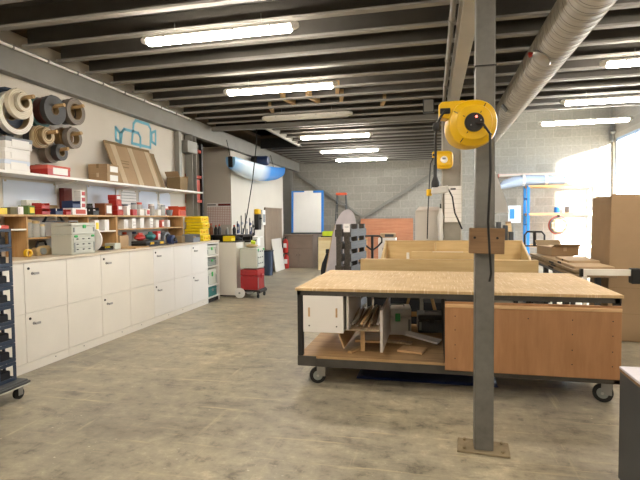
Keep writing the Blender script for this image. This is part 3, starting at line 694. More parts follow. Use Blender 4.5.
MB().rings([[(x, .13*math.cos(a)*q, .20*math.sin(a)*q) for a in [PI*k/10 for k in range(11)] for q in ((1,) if True else ())] + [(x, .10*math.cos(a), .165*math.sin(a)) for a in [PI-PI*k/10 for k in range(11)]] for x in (-.04, .04)]).build('hood', 'greybin', t, bevel=.002)
bx(-.05, .05, -.14, .14, 0, .012).build('foot', 'greydark', t)
carton('cardboard_box', 'small brown carton against the grey bin on worktop', 'carton', -4.40, -4.22, 7.56, 7.78, WT, .12, 'carddark', None, 14)
bin_('parts_bin', 'grey plastic bin on worktop before the yellow cases', -4.34, -4.12, 7.86, 8.12, WT, .14, 'greybin', None, 'tan')
for k in range(4):
    t = thing('yellow_case', '%s of four yellow cases stacked on the worktop' % ('bottom', 'second lowest', 'second from top', 'topmost')[k], 'case', (-4.34+(.02, -.02, .01, -.01)[k], 8.45, WT+k*.117), (0, 0, R((2, -3, 3, 0)[k])), 'yellow cases on the worktop')
    bx(-.17, .17, -.16, .16, 0, .055).build('base', 'yellowcase', t, bevel=.012, seg=2); bx(-.17, .17, -.16, .16, .058, .114).build('lid', 'yellowcase', t, bevel=.016, seg=2)
    for y in (-.10, .10): bx(.168, .182, y-.03, y+.03, .03, .085).build('catch', 'yellow', t, bevel=.004)
    MB().tube([(.17, -.05, .05), (.20, -.045, .05), (.20, .045, .05), (.17, .05, .05)], .01, 8).build('handle', 'yellow', t, bevel=0, smooth=True)

# sheets fixed on the wall between shelf and rack
for y0, y1, z0, z1, lab, mm in [(4.5, 5.29, 1.70, 2.03, 'plain white board fixed on wall above the parts bins', 'paperblue'), (5.86, 6.55, 1.70, 2.05, 'white sheet fixed on wall above the red carton stack', 'paperblue'), (6.62, 7.0, 1.72, 2.03, 'printed white sheet with drawing beside the carton stack', 'print_line'), (7.08, 7.62, 1.70, 2.04, 'white sheet on wall above the jars', 'paperblue'), (7.70, 8.05, 1.70, 2.05, 'white sheet on wall above the orange crate', 'paperblue')]:  # bluish light falling on the white sheets is put into their colour
    t = thing('wall_sheet', lab, 'sheet', (-4.669, (y0+y1)/2, z0), group='white sheets on the wall'); h = (y1-y0)/2
    bx(0, .006, -h, h, 0, z1-z0).build('board', mm, t, bevel=0)
    for s in (-1, 1): bx(.006, .008, s*h*.92-.015, s*h*.92+.015, z1-z0-.02, z1-z0+.0).build('tape_tab', 'tape', t, bevel=0)

# light blue outlined logo on the wall
def loop(pts, r=.02): return MB().tube(pts, r, 6)
t = thing('wall_logo', 'light blue outlined camera-like logo painted on the white wall', 'logo', (-4.668, 7.05, 2.95))
def rr(y0, y1, z0, z1, skew=.06, open_=False):
    c = .06; P = [(y0, z0), (y0+skew, z1-c), (y0+skew+c, z1), (y1-c, z1), (y1, z1-c), (y1-skew*.3, z0)]
    return [(0, y, z) for y, z in (P if open_ else P+[P[0]])]
def flat(pts, w=.022):
    b = MB()
    for a, c in zip(pts, pts[1:]):
        a, c = Vector(a), Vector(c); d = (c-a).normalized(); n = Vector((0, -d.z, d.y))*w
        e = d*w*.6
        b.rings([[p+Vector((x, 0, 0)) for p in (a-n-e, c-n+e, c+n+e, a+n-e)] for x in (0, .004)])
    return b
flat(rr(-.12, .42, -.16, .22)).build('outline', 'bluelogo', t, bevel=0)
flat(rr(-.40, .12, -.19, .03, .03, True)).build('outline', 'bluelogo', t, bevel=0)
flat([(0, -.52, -.17), (0, -.52, .02), (0, -.42, -.05), (0, -.42, -.19), (0, -.52, -.17)]).build('outline', 'bluelogo', t, bevel=0)
flat([(0, .45, .10), (0, .57, .15), (0, .565, -.08), (0, .45, -.05), (0, .45, .10)]).build('outline', 'bluelogo', t, bevel=0)

# ------------------------------------------------------------------ rolls on pegs
def roll(label, y, z, x0, x1, ro, ri, mat, grp='rolls of edging on wall pegs'):
    t = thing('edging_roll', label, 'roll', ((x0+x1)/2, y, z), group=grp); h = (x1-x0)/2
    MB().lathe([(-h, ri), (-h, ro), (h, ro), (h, ri)], (0, 0, 0), 'x', 40, True).build('coil', mat, t, bevel=0, smooth=True)
    MB().lathe([(-h-.002, ri-.004), (-h-.002, ri+.004), (h+.003, ri+.004), (h+.003, ri-.004)], (0, 0, 0), 'x', 32, True).build('core', 'carddark', t, bevel=0, smooth=True)
    bx(-h*.5, h*.5, -.03, .03, ro-.002, ro+.004).build('loose_end', mat, t, bevel=0)
    return t
def peg(label, y, z, x1=-4.28):
    t = thing('wooden_peg', label, 'peg', (-4.668, y, z), group='wooden pegs in the wall')
    MB().tube([(0, 0, 0), (x1+4.668, 0, .02)], .022, 10).build('dowel', 'timber', t, bevel=0, smooth=True)
    MB().lathe([(0, .036), (.012, .036)], (0, 0, 0), 'x', 12).build('collar', 'timber', t, bevel=0)
peg('wooden peg carrying the big cream and white rolls', 4.53, 2.90, -4.24); 
roll('big navy roll behind the white ring on the first peg', 4.52, 2.78, -4.64, -4.55, .255, .10, 'r_navy')
roll('big white ring of edging on the first peg', 4.53, 2.755, -4.545, -4.475, .235, .175, 'r_white')
roll('cream roll in front of the white ring on the first peg', 4.53, 2.85, -4.465, -4.415, .165, .085, 'r_cream')
roll('small cream roll outermost on the first peg', 4.53, 2.865, -4.405, -4.36, .10, .058, 'r_cream')
peg('wooden peg carrying the dark grey and maroon rolls', 5.02, 2.92, -4.27)
roll('teal roll nearest wall on the second peg', 5.0, 2.86, -4.64, -4.58, .175, .065, 'r_teal')
roll('maroon roll in the middle of the second peg', 5.0, 2.88, -4.57, -4.48, .155, .06, 'r_maroon')
roll('dark grey roll outermost on the second peg', 5.02, 2.885, -4.465, -4.40, .172, .055, 'r_grey')
peg('wooden peg carrying the taupe ring', 5.42, 3.0, -4.33)
roll('black roll nearest wall behind the taupe ring', 5.41, 2.95, -4.63, -4.52, .15, .075, 'r_black')
roll('taupe ring of edging at the end of the upper row', 5.41, 2.95, -4.51, -4.43, .165, .10, 'r_taupe')
peg('wooden peg carrying the tan rolls in the second row', 4.92, 2.59, -4.30)
roll('grey roll nearest wall behind the tan rolls', 4.90, 2.545, -4.64, -4.57, .13, .05, 'r_grey')
roll('tan roll in the middle of the second-row peg', 4.91, 2.555, -4.56, -4.50, .13, .055, 'r_tan')
roll('small tan roll outermost on the second-row peg', 4.92, 2.565, -4.48, -4.42, .10, .045, 'r_tan')
peg('wooden peg carrying the brown and taupe rolls', 5.37, 2.65, -4.33)
roll('brown roll nearest wall in the second row', 5.35, 2.62, -4.64, -4.54, .12, .055, 'r_brown')
roll('taupe ring with dark edge in the second row', 5.38, 2.615, -4.515, -4.44, .135, .08, 'r_taupe')
peg('wooden peg carrying the lowest pair of rolls', 5.13, 2.42, -4.33)
roll('grey-brown roll nearest wall in the lowest row', 5.10, 2.395, -4.63, -4.53, .125, .05, 'r_taupe')
roll('small dark roll outermost in the lowest row', 5.14, 2.40, -4.51, -4.43, .10, .045, 'r_grey')
roll('black flat roll resting behind the white boxes', 4.48, 2.50, -4.66, -4.63, .16, .06, 'r_black')

# ------------------------------------------------------------------ crates on a dolly by the cabinets
t = thing('crate_dolly', 'low grey dolly on castors under the dark blue crates', 'dolly', (-3.765, 3.22, 0))
MB().box(-.27, .27, -.34, .34, .115, .165).box(-.285, .285, -.355, .355, .13, .15).build('deck', 'greydark', t, bevel=.006)
bx(.275, .288, -.34, .34, .118, .126).build('edge_stripe', 'sysgrey', t, bevel=0)
for sx in (-.22, .22):
    for sy in (-.28, .28):
        f = MB().box(-.03, .03, -.03, .03, .10, .115).box(-.028, -.022, -.025, .025, .035, .10).box(.022, .028, -.025, .025, .035, .10).build('caster', 'galv', t, (sx, sy, 0), bevel=.002)
        MB().lathe([(-.018, .044), (-.015, .048), (.015, .048), (.018, .044)], (0, 0, .048), 'x', 18).build('wheel', 'rubber', f, bevel=0, smooth=True)
names = ('bottom', 'second', 'third', 'fourth', 'fifth', 'sixth', 'seventh', 'top')
src = None
for k in range(8):
    lab = ('%s dark blue crate in the stack of eight on the dolly' % names[k]) if k in (0, 7) else ('%s dark blue crate counting up in the stack on the dolly' % names[k])
    if src is None:
        t = src = thing('plastic_crate', lab, 'crate', (-3.765, 3.22, .166), group='dark blue crates on the dolly')
        H = .166; a, b = .20, .29
        MB().box(-a+.01, a-.01, -b+.01, b-.01, .004, .016).build('floor_panel', 'crate', t, bevel=0)
        f = MB()
        f.box(-a, a, -b, b, 0, .03) if False else None
        for z0, z1 in ((.0, .03), (.135, .163)):
            f.box(-a, a, -b, -b+.012, z0, z1).box(-a, a, b-.012, b, z0, z1).box(-a, -a+.012, -b, b, z0, z1).box(a-.012, a, -b, b, z0, z1)
        for y in (-b, -.11, .10, b-.03): f.box(a-.012, a, y, y+.03, .03, .135).box(-a, -a+.012, y, y+.03, .03, .135)
        for x in (-a, -.08, .06, a-.03): f.box(x, x+.03, -b, -b+.012, .03, .135).box(x, x+.03, b-.012, b, .03, .135)
        f.build('frame', 'crate', t, bevel=.003)
        bx(a-.014, a-.004, -.10, .10, .085, .105).build('label_rail', 'greybin', t, bevel=.002)
        MB().box(-a+.03, a-.03, -b+.03, b-.03, .017, .09).build('contents', 'cloth', t, bevel=.01)
    else:
        t = copy_tree(src); t['label'] = lab
    t.location.z = .166+k*.1665
o = bx(-.10, .10, -.06, .06, 0, .03).build('small_pack', 'white', None, (-3.72, 3.40, .166+8*.1665), (0, 0, R(8)), bevel=.004); tag(o, 'white pack lying on top of the crate stack', 'pack')

# ------------------------------------------------------------------ recess with red racking
t = thing('pallet_rack', 'red and black racking in the recess behind the steel column', 'rack', (-5.17, 9.22, 0))
for x in (-.42, .42):
    for y in (-.25, .25): bx(x-.03, x+.03, y-.03, y+.03, 0, 3.15).build('upright', 'black', t, bevel=.003)
for z in (1.55, 1.92, 2.42, 2.95):
    bx(-.42, .42, -.29, -.25, z, z+.07).build('crossbeam', 'redrack', t, bevel=.004); bx(-.42, .42, .25, .29, z, z+.07).build('crossbeam', 'redrack', t, bevel=.004)
    bx(.40, .44, -.22, .22, z, z+.06).build('side_rail', 'redrack', t, bevel=.004)
    bx(-.42, .39, -.22, .22, z+.055, z+.07).build('shelf_board', 'dark', t, bevel=0)
carton('storage_box', 'large red box on the racking in the recess', 'box', -5.47, -4.76, 9.0, 9.42, 1.991, .40, 'redrack', None, 0)
t = thing('rolled_sack', 'pale rolled sack standing on the racking in the recess', 'sack', (-4.84, 9.18, 1.621))
MB().lathe([(0, .07), (.02, .085), (.22, .082), (.27, .06), (.28, .02)], (0, 0, 0), 'z', 16).build('roll', 'cabw', t, bevel=0, smooth=True)
MB().lathe([(.12, .087), (.14, .087)], (0, 0, 0), 'z', 16).build('strap', 'tan', t, bevel=0)

# end counter: white cabinet facing the camera with dark top -----------------------
t = thing('end_cabinet', 'plain white cabinet end standing at right angles past the shelf bay', 'cabinet', (-4.03, 9.42, 0))
bx(-.19, .19, -.31, .31, .03, 1.10).build('carcass', 'cabw', t, bevel=.002); bx(-.18, .18, -.30, .30, 0, .03).build('plinth', 'gap', t, bevel=0); bx(-.20, .20, -.32, .32, 1.10, 1.118).build('top', 'gap', t, bevel=.002)
t = thing('side_panel', 'narrow grey-white panel cabinet behind the toolbox trolley', 'cabinet', (-3.78, 9.72, 0))
bx(-.045, .07, -.2, .2, .02, 1.08).build('carcass', 'sysgrey', t, bevel=.002); bx(-.04, .065, -.19, .19, 0, .02).build('plinth', 'gap', t, bevel=0); bx(-.045, .07, -.2, .2, 1.08, 1.12).build('top_strip', 'gap', t, bevel=.002)
t = thing('black_bench', 'black topped bench against the partition below the calendar', 'bench', (-4.62, 10.42, 0))
bx(-.55, .52, -.3, .3, 1.17, 1.215).build('top', 'black', t, bevel=.004)
bx(-.55, .52, .26, .30, .5, 1.17).build('back_panel', 'dark', t, bevel=.002)
for sx in (-.5, .46):
    for sy in (-.26, .24): bx(sx-.025, sx+.025, sy-.025, sy+.025, 0, 1.17).build('leg', 'dark', t, bevel=.002)
for k, (x, y, h, mm, lab) in enumerate([(-4.95, 10.3, .26, 'brownbox', 'brown bottle on the black bench under the calendar'), (-4.84, 10.32, .22, 'black', 'black bottle second on the black bench'), (-4.74, 10.3, .24, 'greydark', 'grey bottle third on the black bench'), (-4.56, 10.32, .17, 'sysdark', 'short grey can on the black bench'), (-4.40, 10.35, .22, 'black', 'black bottle at far end of the black bench')]):
    t = thing('bottle', lab, 'bottle', (x, y, 1.216), group='bottles on the black bench')
    MB().lathe([(0, .04), (h*.6, .042), (h*.78, .02), (h*.85, .016)], (0, 0, 0), 'z', 14).build('body', mm, t, bevel=0, smooth=True)
    MB().lathe([(h*.85, .02), (h, .018)], (0, 0, 0), 'z', 12).build('cap', 'white' if k == 3 else 'orange', t, bevel=0, smooth=True)
bin_('parts_bin', 'small yellow bin on the white cabinet end', -4.14, -3.96, 9.15, 9.35, 1.119, .105, 'yellowcase')
lump('tool_bag', 'dark bag on the white cabinet end behind the yellow bin', 'bag', (-4.05, 9.56, 1.119), (.15, .12, .10), 'cloth', 9, lambda t: MB().tube([(0, -.06, .09), (0, -.03, .15), (0, .03, .15), (0, .06, .09)], .01, 6).build('handle', 'black', t, bevel=0, smooth=True))

# toolbox trolley --------------------------------------------------------------
t = thing('toolbox_trolley', 'black castor platform trolley carrying the toolboxes', 'trolley', (-3.55, 9.20, 0))
bx(-.19, .22, -.22, .24, .13, .165).build('platform', 'black', t, bevel=.008)
bx(.21, .24, -.2, .22, .10, .15).build('bumper', 'black', t, bevel=.006)
for sx in (.0, .19):
    for sy in (-.17, .19):
        if sx == 0: continue
        f = MB().box(-.02, .02, -.02, .02, .08, .13).build('caster', 'greydark', t, (sx, sy, 0), bevel=.002); MB().lathe([(-.014, .04), (.014, .04)], (0, 0, .042), 'x', 16).build('wheel', 'rubber', f, bevel=.003)
for sy in (-.245, .265):
    w = MB().lathe([(-.018, .098), (-.012, .105), (.012, .105), (.018, .098)], (-.165, sy, .106), 'y', 24).build('wheel', 'white', t, bevel=0, smooth=True)
    MB().lathe([(-.024, .02), (.024, .02)], (-.165, sy, .106), 'y', 12).build('hub', 'sysdark', w, bevel=0)
MB().tube([(-.165, -.245, .106), (-.165, .265, .106)], .01, 8).build('axle', 'dark', t, bevel=0)
systainer('red toolbox on the trolley', (-3.535, 9.20, .166), .42, .36, .40, 'redsys', 0, handle=True, latch='redsys')
systainer('light grey drawer toolbox with green latch on the red toolbox', (-3.535, 9.20, .59), .42, .36, .40, 'sysgrey', 0, drawers=3, handle=False)
lump('rag_bundle', 'tan and yellow rag bundle on the trolley toolboxes', 'rags', (-3.55, 9.2, .992), (.13, .15, .08), 'tan', 12, lambda t: bx(-.03, .06, .0, .08, .05, .13).build('yellow_pack', 'lime', t, rot=(.3, .2, .4), bevel=.006))

# ------------------------------------------------------------------ partition wall things
t = thing('wall_calendar', 'large year planner with dark red header on the partition wall', 'calendar', (-4.985, 10.826, 1.44))
bx(-.31, .30, -.004, 0, 0, .43).build('sheet', 'calgrid', t, bevel=0); bx(-.31, .30, -.006, 0, .43, .52).build('header', 'paper', t, bevel=0)
bx(-.02, .30, -.0075, -.006, .45, .505).build('header_block', 'maroon', t, bevel=0); bx(-.30, -.08, -.0075, -.006, .465, .49).build('header_text', 'greydark', t, bevel=0)
for i, (y, z, L, mm, lab) in enumerate([(11.15, 1.52, .30, 'bluebin', 'blue-grey clamp hanging nearest the partition corner'), (11.40, 1.66, .52, 'greybin', 'long grey clamp second on the partition wall'), (11.68, 1.72, .60, 'greybin', 'longest grey clamp third on the partition wall'), (11.98, 1.60, .44, 'bluebin', 'blue clamp fourth on the partition wall'), (12.2, 1.52, .4, 'dark', 'dark clamp fifth on the partition wall')]):
    t = thing('bar_clamp', lab, 'clamp', (-4.665, y, z), group='clamps hanging on the partition wall')
    bx(0, .02, -.014, .014, -L, 0).build('bar', 'galv', t, bevel=.002)
    MB().prism([(-.02, -L), (-.02, -L+.09), (.02, -L+.09), (.11, -L+.05), (.11, -L+.02), (.02, -L)], .0, .03, 'x').build('jaw', mm, t, bevel=.004)
    MB().prism([(-.02, -L*.45), (-.02, -L*.45+.08), (.02, -L*.45+.08), (.11, -L*.45+.04), (.02, -L*.45)], .0, .03, 'x').build('slider', mm, t, bevel=.004)
    MB().tube([(.015, .09, -L+.035), (.015, .09, -L+.2)], .014, 8).build('handle', mm, t, bevel=0, smooth=True)
t = thing('wall_dispenser', 'black dispenser with yellow top on the partition wall', 'dispenser', (-4.669, 12.45, 1.28))
bx(0, .12, -.11, .11, 0, .42).build('body', 'black', t, bevel=.01); bx(0, .13, -.12, .08, .42, .56).build('tank', 'yellow', t, bevel=.02); bx(.12, .17, -.05, .05, .28, .33).build('lever', 'black', t, bevel=.006)
t = thing('control_box', 'white control box on the partition wall beside the brown door', 'box', (-4.669, 12.85, 1.40))
bx(0, .10, -.12, .12, 0, .42).build('body', 'white', t, bevel=.01); bx(.10, .104, -.08, .08, .08, .3).build('panel', 'greybin', t, bevel=0)
t = thing('small_shelf', 'white paper holder under the black dispenser on the partition', 'holder', (-4.669, 12.4, .85))
bx(0, .14, -.2, .2, .22, .24).build('board', 'white', t, bevel=.002); bx(0, .10, -.12, .12, 0, .2).build('box', 'white', t, bevel=.006)
t = thing('brown_boarding', 'tall brown boarded panel fixed to partition wall near the far corner', 'panel', (-4.668, 13.9, .55))
bx(0, .035, -.78, .78, 0, 1.35).build('board', 'browndoor', t, bevel=.003); bx(.035, .05, -.78, .78, 1.31, 1.35).build('rail', 'browndoor', t, bevel=.002)
t = thing('waste_bin', 'dark blue bin on the floor below the brown panel', 'bin', (-4.47, 12.85, 0))
MB().lathe([(0, .12), (.68, .15), (.70, .155), (.70, .14), (.1, .11)], (0, 0, 0), 'z', 20).build('tub', 'crate', t, bevel=0, smooth=True); MB().lathe([(.67, .16), (.70, .16)], (0, 0, 0), 'z', 20).build('rim', 'black', t, bevel=0)
t = thing('board_sheet', 'pale board sheet leaning on the partition below the brown panel', 'board', (-4.50, 14.02, 0), (0, R(-7.5), 0))
bx(0, .02, -.45, .45, .005, .98).build('sheet', 'partition', t, bevel=.002); bx(.02, .024, -.43, .43, .93, .97).build('edge_strip', 'paleboard', t, bevel=0)
for (x, y, z, lab) in [(-4.53, 14.72, .50, 'red fire extinguisher hung higher on the wall by the brown cabinet'), (-4.51, 14.72, 0, 'red fire extinguisher standing on floor by the brown cabinet')]:
    t = thing('fire_extinguisher', lab, 'fire extinguisher', (x, y, z), group='fire extinguishers by the brown cabinet')
    MB().lathe([(0, .07), (.02, .08), (.36, .08), (.42, .045), (.44, .025)], (0, 0, 0), 'z', 18).build('cylinder', 'red', t, bevel=0, smooth=True)
    MB().box(-.02, .02, -.02, .02, .44, .49).box(-.015, .10, -.012, .012, .49, .505).box(-.015, .09, -.012, .012, .455, .465).build('valve', 'black', t, bevel=.003)
    MB().tube([(-.02, 0, .47), (-.09, 0, .45), (-.11, 0, .30), (-.10, 0, .15)], .012, 8).build('hose', 'black', t, bevel=0, smooth=True)
    bx(-.05, .05, -.084, -.076, .16, .30).build('paper_label', 'paper', t, bevel=0)
    if z: bx(-.09, .0, .075, .09, .1, .3).build('wall_bracket', 'redlight', t, bevel=.004); 
t = thing('brown_cabinet', 'brown low cabinet with two doors below the whiteboard', 'cabinet', (-4.15, 15.25, 0))
bx(-.46, .46, -.38, .30, 0, 1.02).build('carcass', 'browncab', t, bevel=.004); bx(-.49, .49, -.41, .32, 1.02, 1.07).build('top', 'browncab', t, bevel=.006)
for x0, x1, hx in ((-.44, -.005, -.05), (.005, .44, .05)):
    d = bx(x0, x1, -.40, -.38, .06, .60).build('door', 'browncab', t, bevel=.004); MB().lathe([(-.425, .012), (-.40, .012)], (hx, 0, .42), 'y', 10).build('knob', 'dark', d, bevel=0)
bx(-.44, .44, -.40, -.38, .63, .98).build('drawer_front', 'browncab', t, bevel=.004)
t = thing('whiteboard', 'white board edged with blue tape standing on the brown cabinet', 'whiteboard', (-3.96, 15.25, 1.072), (R(-3), 0, 0))
bx(-.52, .54, -.01, .015, .05, 1.40).build('panel', 'paper', t, bevel=.003)
bx(-.53, -.46, -.013, -.010, .05, 1.40).build('tape_edge', 'bluetape', t, bevel=0); bx(.47, .55, -.013, -.010, .05, 1.40).build('tape_edge', 'bluetape', t, bevel=0)
bx(-.46, -.10, -.013, -.010, 1.36, 1.40).build('tape_edge', 'bluetape', t, bevel=0); bx(.20, .47, -.013, -.010, 1.33, 1.40).build('tape_edge', 'bluetape', t, bevel=0)
bx(-.52, .54, -.05, .03, 0, .05).build('tray', 'greydark', t, bevel=.004)
t = thing('beige_panel', 'pale beige board standing on floor beside the brown cabinet', 'board', (-3.16, 14.4, 0), (R(-4), 0, 0))
bx(-.24, .26, -.02, .02, 0, 1.0).build('board', 'creamlight', t, bevel=.003); bx(-.24, .26, -.024, -.02, .9, .98).build('edge_strip', 'cream', t, bevel=0)
bin_('parts_bin', 'lime green tub on top of the pale beige board by ladder', -3.30, -2.86, 14.55, 14.85, 1.03, .14, 'lime')
t = thing('wooden_stool', 'dark stand behind the pale beige board carrying the lime tub', 'stand', (-3.05, 14.75, 0))
bx(-.3, .35, -.2, .2, .99, 1.028).build('top', 'dark', t, bevel=.004)
for sx in (-.27, .31):
    for sy in (-.17, .17): bx(sx-.02, sx+.02, sy-.02, sy+.02, 0, .99).build('leg', 'dark', t, bevel=.002)
t = thing('step_ladder', 'dark step ladder with orange top against the block wall', 'ladder', (-3.03, 16.4, 0))
for s in (-1, 1):
    MB().tube([(s*.24, -.35, 0), (s*.15, -.05, 2.36)], .022, 8).build('rail', 'greydark', t, bevel=0); MB().tube([(s*.24, .40, 0), (s*.15, .05, 2.36)], .016, 8).build('rear_leg', 'greydark', t, bevel=0)
for k in range(7):
    z = .3+.29*k; w = .24-.09*z/2.36; y = -.35+.3*z/2.36; bx(-w, w, y-.04, y+.04, z-.012, z+.012).build('step', 'galv', t, bevel=.003)
bx(-.18, .18, -.10, .10, 2.36, 2.44).build('top_cap', 'orange', t, bevel=.015)
carton('storage_box', 'dark red box on the floor stack behind the pointed board', 'box', -2.64, -2.30, 15.0, 15.3, .72, .18, 'maroon')
carton('cardboard_box', 'dark carton under the dark red box near the ladder', 'carton', -2.66, -2.25, 14.9, 15.4, 0, .718, 'carddark', tapem='tape')
o = MB().box(-.90, .88, -.011, .011, 0, 1.55).build('plywood_sheet', 'redply', None, (-1.52, 16.60, 0), (R(-4), 0, 0)); tag(o, 'wide reddish plywood sheet leaning on the block wall', 'plywood sheet')

# blue and white hull hanging under the beam -------------------------------------
t = thing('hanging_hull', 'blue and white long hull hanging under the wall beam', 'boat', (-4.42, 12.15, 2.93), (R(2.2), 0, 0))
RR = []
for i in range(17):
    u = -1+2*i/16; y = 1.9*u; w = .26*(1-.55*abs(u)**3); dep = .34*(1-.35*abs(u)**2.5); lift = .09*abs(u)**2
    RR.append([(w*math.cos(a), y, lift-.08+.06-dep*max(0, math.sin(a))**.8) for a in [PI*k/12 for k in range(13)]] + [(-w*.9+2*w*.9*k/4, y, lift+.02) for k in range(5)])
MB().rings(RR).build('hull', 'hull', t, bevel=0, smooth=True)
for y in (-1.85, 1.2): MB().tube([(0, y, -.02), (-.1, y, .5 if y < 0 else .42)], .007, 6).build('strap', 'black', t, bevel=0)
bx(-.05, .05, -1.93, -1.83, -.12, .12).build('end_fitting', 'black', t, bevel=.01)
t = thing('motor_drum', 'black and blue round drum sitting on the hanging hull', 'drum', (-4.36, 12.05, 3.08), (0, 0, R(-90)))
MB().lathe([(-.24, .11), (-.22, .13), (-.06, .13)], (0, 0, 0), 'y', 20).build('drum', 'black', t, bevel=0, smooth=True); MB().lathe([(-.06, .125), (.18, .125), (.22, .10), (.23, .03)], (0, 0, 0), 'y', 20).build('end_bell', 'bluebin', t, bevel=0, smooth=True)
o = MB().tube([(-3.52, 9.52, 3.41), (-3.56, 9.6, 3.1), (-3.75, 9.85, 2.4), (-3.98, 10.1, 1.7), (-4.14, 10.22, 1.225)], .011, 6).build('power_cable', 'dark', bevel=0, smooth=True)
tag(o, 'thin dark cable hanging slanting from the cross beam to the black bench', 'cable')

# ------------------------------------------------------------------ workbench
BX0, BX1, BY0, BY1 = -1.245, 1.50, 4.33, 5.935
t = thing('workbench', 'large mobile plywood workbench with dark steel frame on castors', 'workbench', (.125, 5.13, 0))
ox, oy = .125, 5.13
def b(x0, x1, y0, y1, z0, z1): return bx(x0-ox, x1-ox, y0-oy, y1-oy, z0, z1)
b(BX0, BX1, BY0, BY1, .887, .913).build('top', 'plytop', t, bevel=.002)
fr = MB()
for y in (BY0+.02, BY1-.07): fr.box(BX0+.01-ox, BX1-.01-ox, y-oy, y+.05-oy, .178, .252).box(BX0+.01-ox, BX1-.01-ox, y-oy, y+.04-oy, .842, .886)
for x in (BX0+.01, BX1-.06): fr.box(x-ox, x+.05-ox, BY0+.02-oy, BY1-.02-oy, .178, .252).box(x-ox, x+.04-ox, BY0+.02-oy, BY1-.02-oy, .842, .886)
fr.build('frame', 'steelbench', t, bevel=.002)
for x in (BX0+.012, BX1-.062):
    for y in (BY0+.022, BY1-.072): b(x, x+.05, y, y+.05, .252, .842).build('leg', 'dark', t, bevel=.002)
b(BX0+.02, BX1-.02, BY0+.022, BY1-.03, .253, .277).build('lower_shelf', 'shelfply', t, bevel=.001)
b(BX0+.012, BX0+.19, BY0+.008, BY0+.02, .19, .275).build('corner_plate', 'steelbench', t, bevel=.002)
for i, (x, y, a) in enumerate([(BX0+.215, BY0+.10, 15), (BX1-.085, BY0+.09, -25), (BX0+.15, BY1-.13, 40), (BX1-.12, BY1-.13, 20)]):
    c = MB().box(-.05, .05, -.04, .04, .168, .178).box(-.04, .04, -.031, -.026, .07, .168).box(-.04, .04, .026, .031, .07, .168).build('caster', 'galv', t, (x-ox, y-oy, 0), (0, 0, R(a)), bevel=.002)
    w = MB().lathe([(-.02, .068), (-.016, .077), (.016, .077), (.02, .068)], (-.03, 0, .077), 'y', 28).build('wheel', 'rubber', c, bevel=0, smooth=True)
    MB().lathe([(-.024, .045), (.024, .045)], (-.03, 0, .077), 'y', 20).build('hub', 'sysdark', w, bevel=.003); MB().lathe([(-.034, .012), (.034, .012)], (-.03, 0, .077), 'y', 8).build('axle_bolt', 'chrome', w, bevel=0)
# right hand front panel and its rail
p = b(.105, 1.485, BY0-.006, BY0+.019, .222, .825).build('front_panel', 'plyred', t, bevel=.002)
b(.105, 1.485, BY0-.014, BY0-.006, .775, .805).build('finger_rail', 'plyedge', p, bevel=.003)
for x in (.19, .78, 1.12, 1.42):
    for z in (.70, .58, .45, .33):
        if (int(x*100)+int(z*100)) % 3: MB().lathe([(-.008, .005), (-.006, .005)], (x-ox, BY0-oy, z), 'y', 8).build('screw_hole', 'dark', p, bevel=0)
b(.10, .118, BY0+.02, BY1-.1, .278, .842).build('inner_divider', 'dark', t, bevel=.001)
# white drawer box under the top
d = b(-1.175, -.80, BY0+.035, 5.25, .503, .884).build('drawer_box', 'cab', t, bevel=.002)
b(-1.178, -.797, BY0+.022, BY0+.035, .500, .886).build('drawer_front', 'cab', d, bevel=.002)
for x in (-1.12, -.86): b(x-.008, x+.008, BY0+.014, BY0+.022, .645, .73).build('finger_slot', 'plyedge', d, bevel=.002)
for x in (-1.12, -.86):
    for z in (.85, .56): MB().lathe([(BY0+.018-oy, .007), (BY0+.022-oy, .007)], (x-ox, 0, z), 'y', 8).build('screw', 'dark', d, bevel=0)
b(-.775, -.755, BY0+.06, 5.2, .52, .884).build('drawer_side', 'paleboard', t, bevel=.001)
for x in (.16, .2): pass
# tray of offcuts in the bench
t = thing('offcut_tray', 'wooden tray of narrow offcuts sitting under the workbench top', 'tray', (-.635, 4.85, .278))
bx(-.165, .155, -.40, .40, .255, .267).build('tray_floor', 'scrap', t, rot=(R(3.5), 0, 0), bevel=.001)
bx(.165, .19, -.42, .42, .04, .43).build('side_board', 'paleboard', t, bevel=.002)
bx(-.17, -.155, -.36, .38, .10, .25).build('support', 'ply', t, rot=(0, R(-18), 0), bevel=.001)
bx(-.10, .165, -.2, .2, .07, .09).build('support', 'ply', t, bevel=.001)
bx(-.04, .0, -.26, -.22, 0, .232).build('support', 'ply', t, bevel=.001); bx(-.04, .0, .22, .26, 0, .262).build('support', 'ply', t, bevel=.001)
rnd = random.Random(4)
for k in range(22):
    x = -.60-.145+.29*(k % 11)/10; lay = k//11; L = rnd.uniform(.28, .38)
    o = MB().box(-rnd.uniform(.006, .012), rnd.uniform(.006, .012), -L, L, 0, rnd.uniform(.008, .018))
    o = o.build('wood_offcut', rnd.choice(['scrap', 'scrapdark', 'paleboard', 'scrap', 'plyedge', 'paleboard']), None, (x-.035, 4.83+rnd.uniform(-.05, .05), .562+lay*.022), (R(3.5), 0, R(rnd.uniform(-2, 2) if lay == 0 else rnd.uniform(-4, 4))), bevel=.001)
    tag(o, 'narrow wood offcut lying in the tray under the workbench', 'offcut', 'narrow offcuts in the bench tray')
systainer('pale grey toolbox with green latch under the workbench top', (-.385, 5.46, .278), .29, .30, .29, rot=R(-84), body='white')
t = systainer('lower dark toolbox behind the offcut tray in the workbench', (-.02, 5.62, .278), .30, .30, .20, 'greydark', R(-85), latch='greydark')
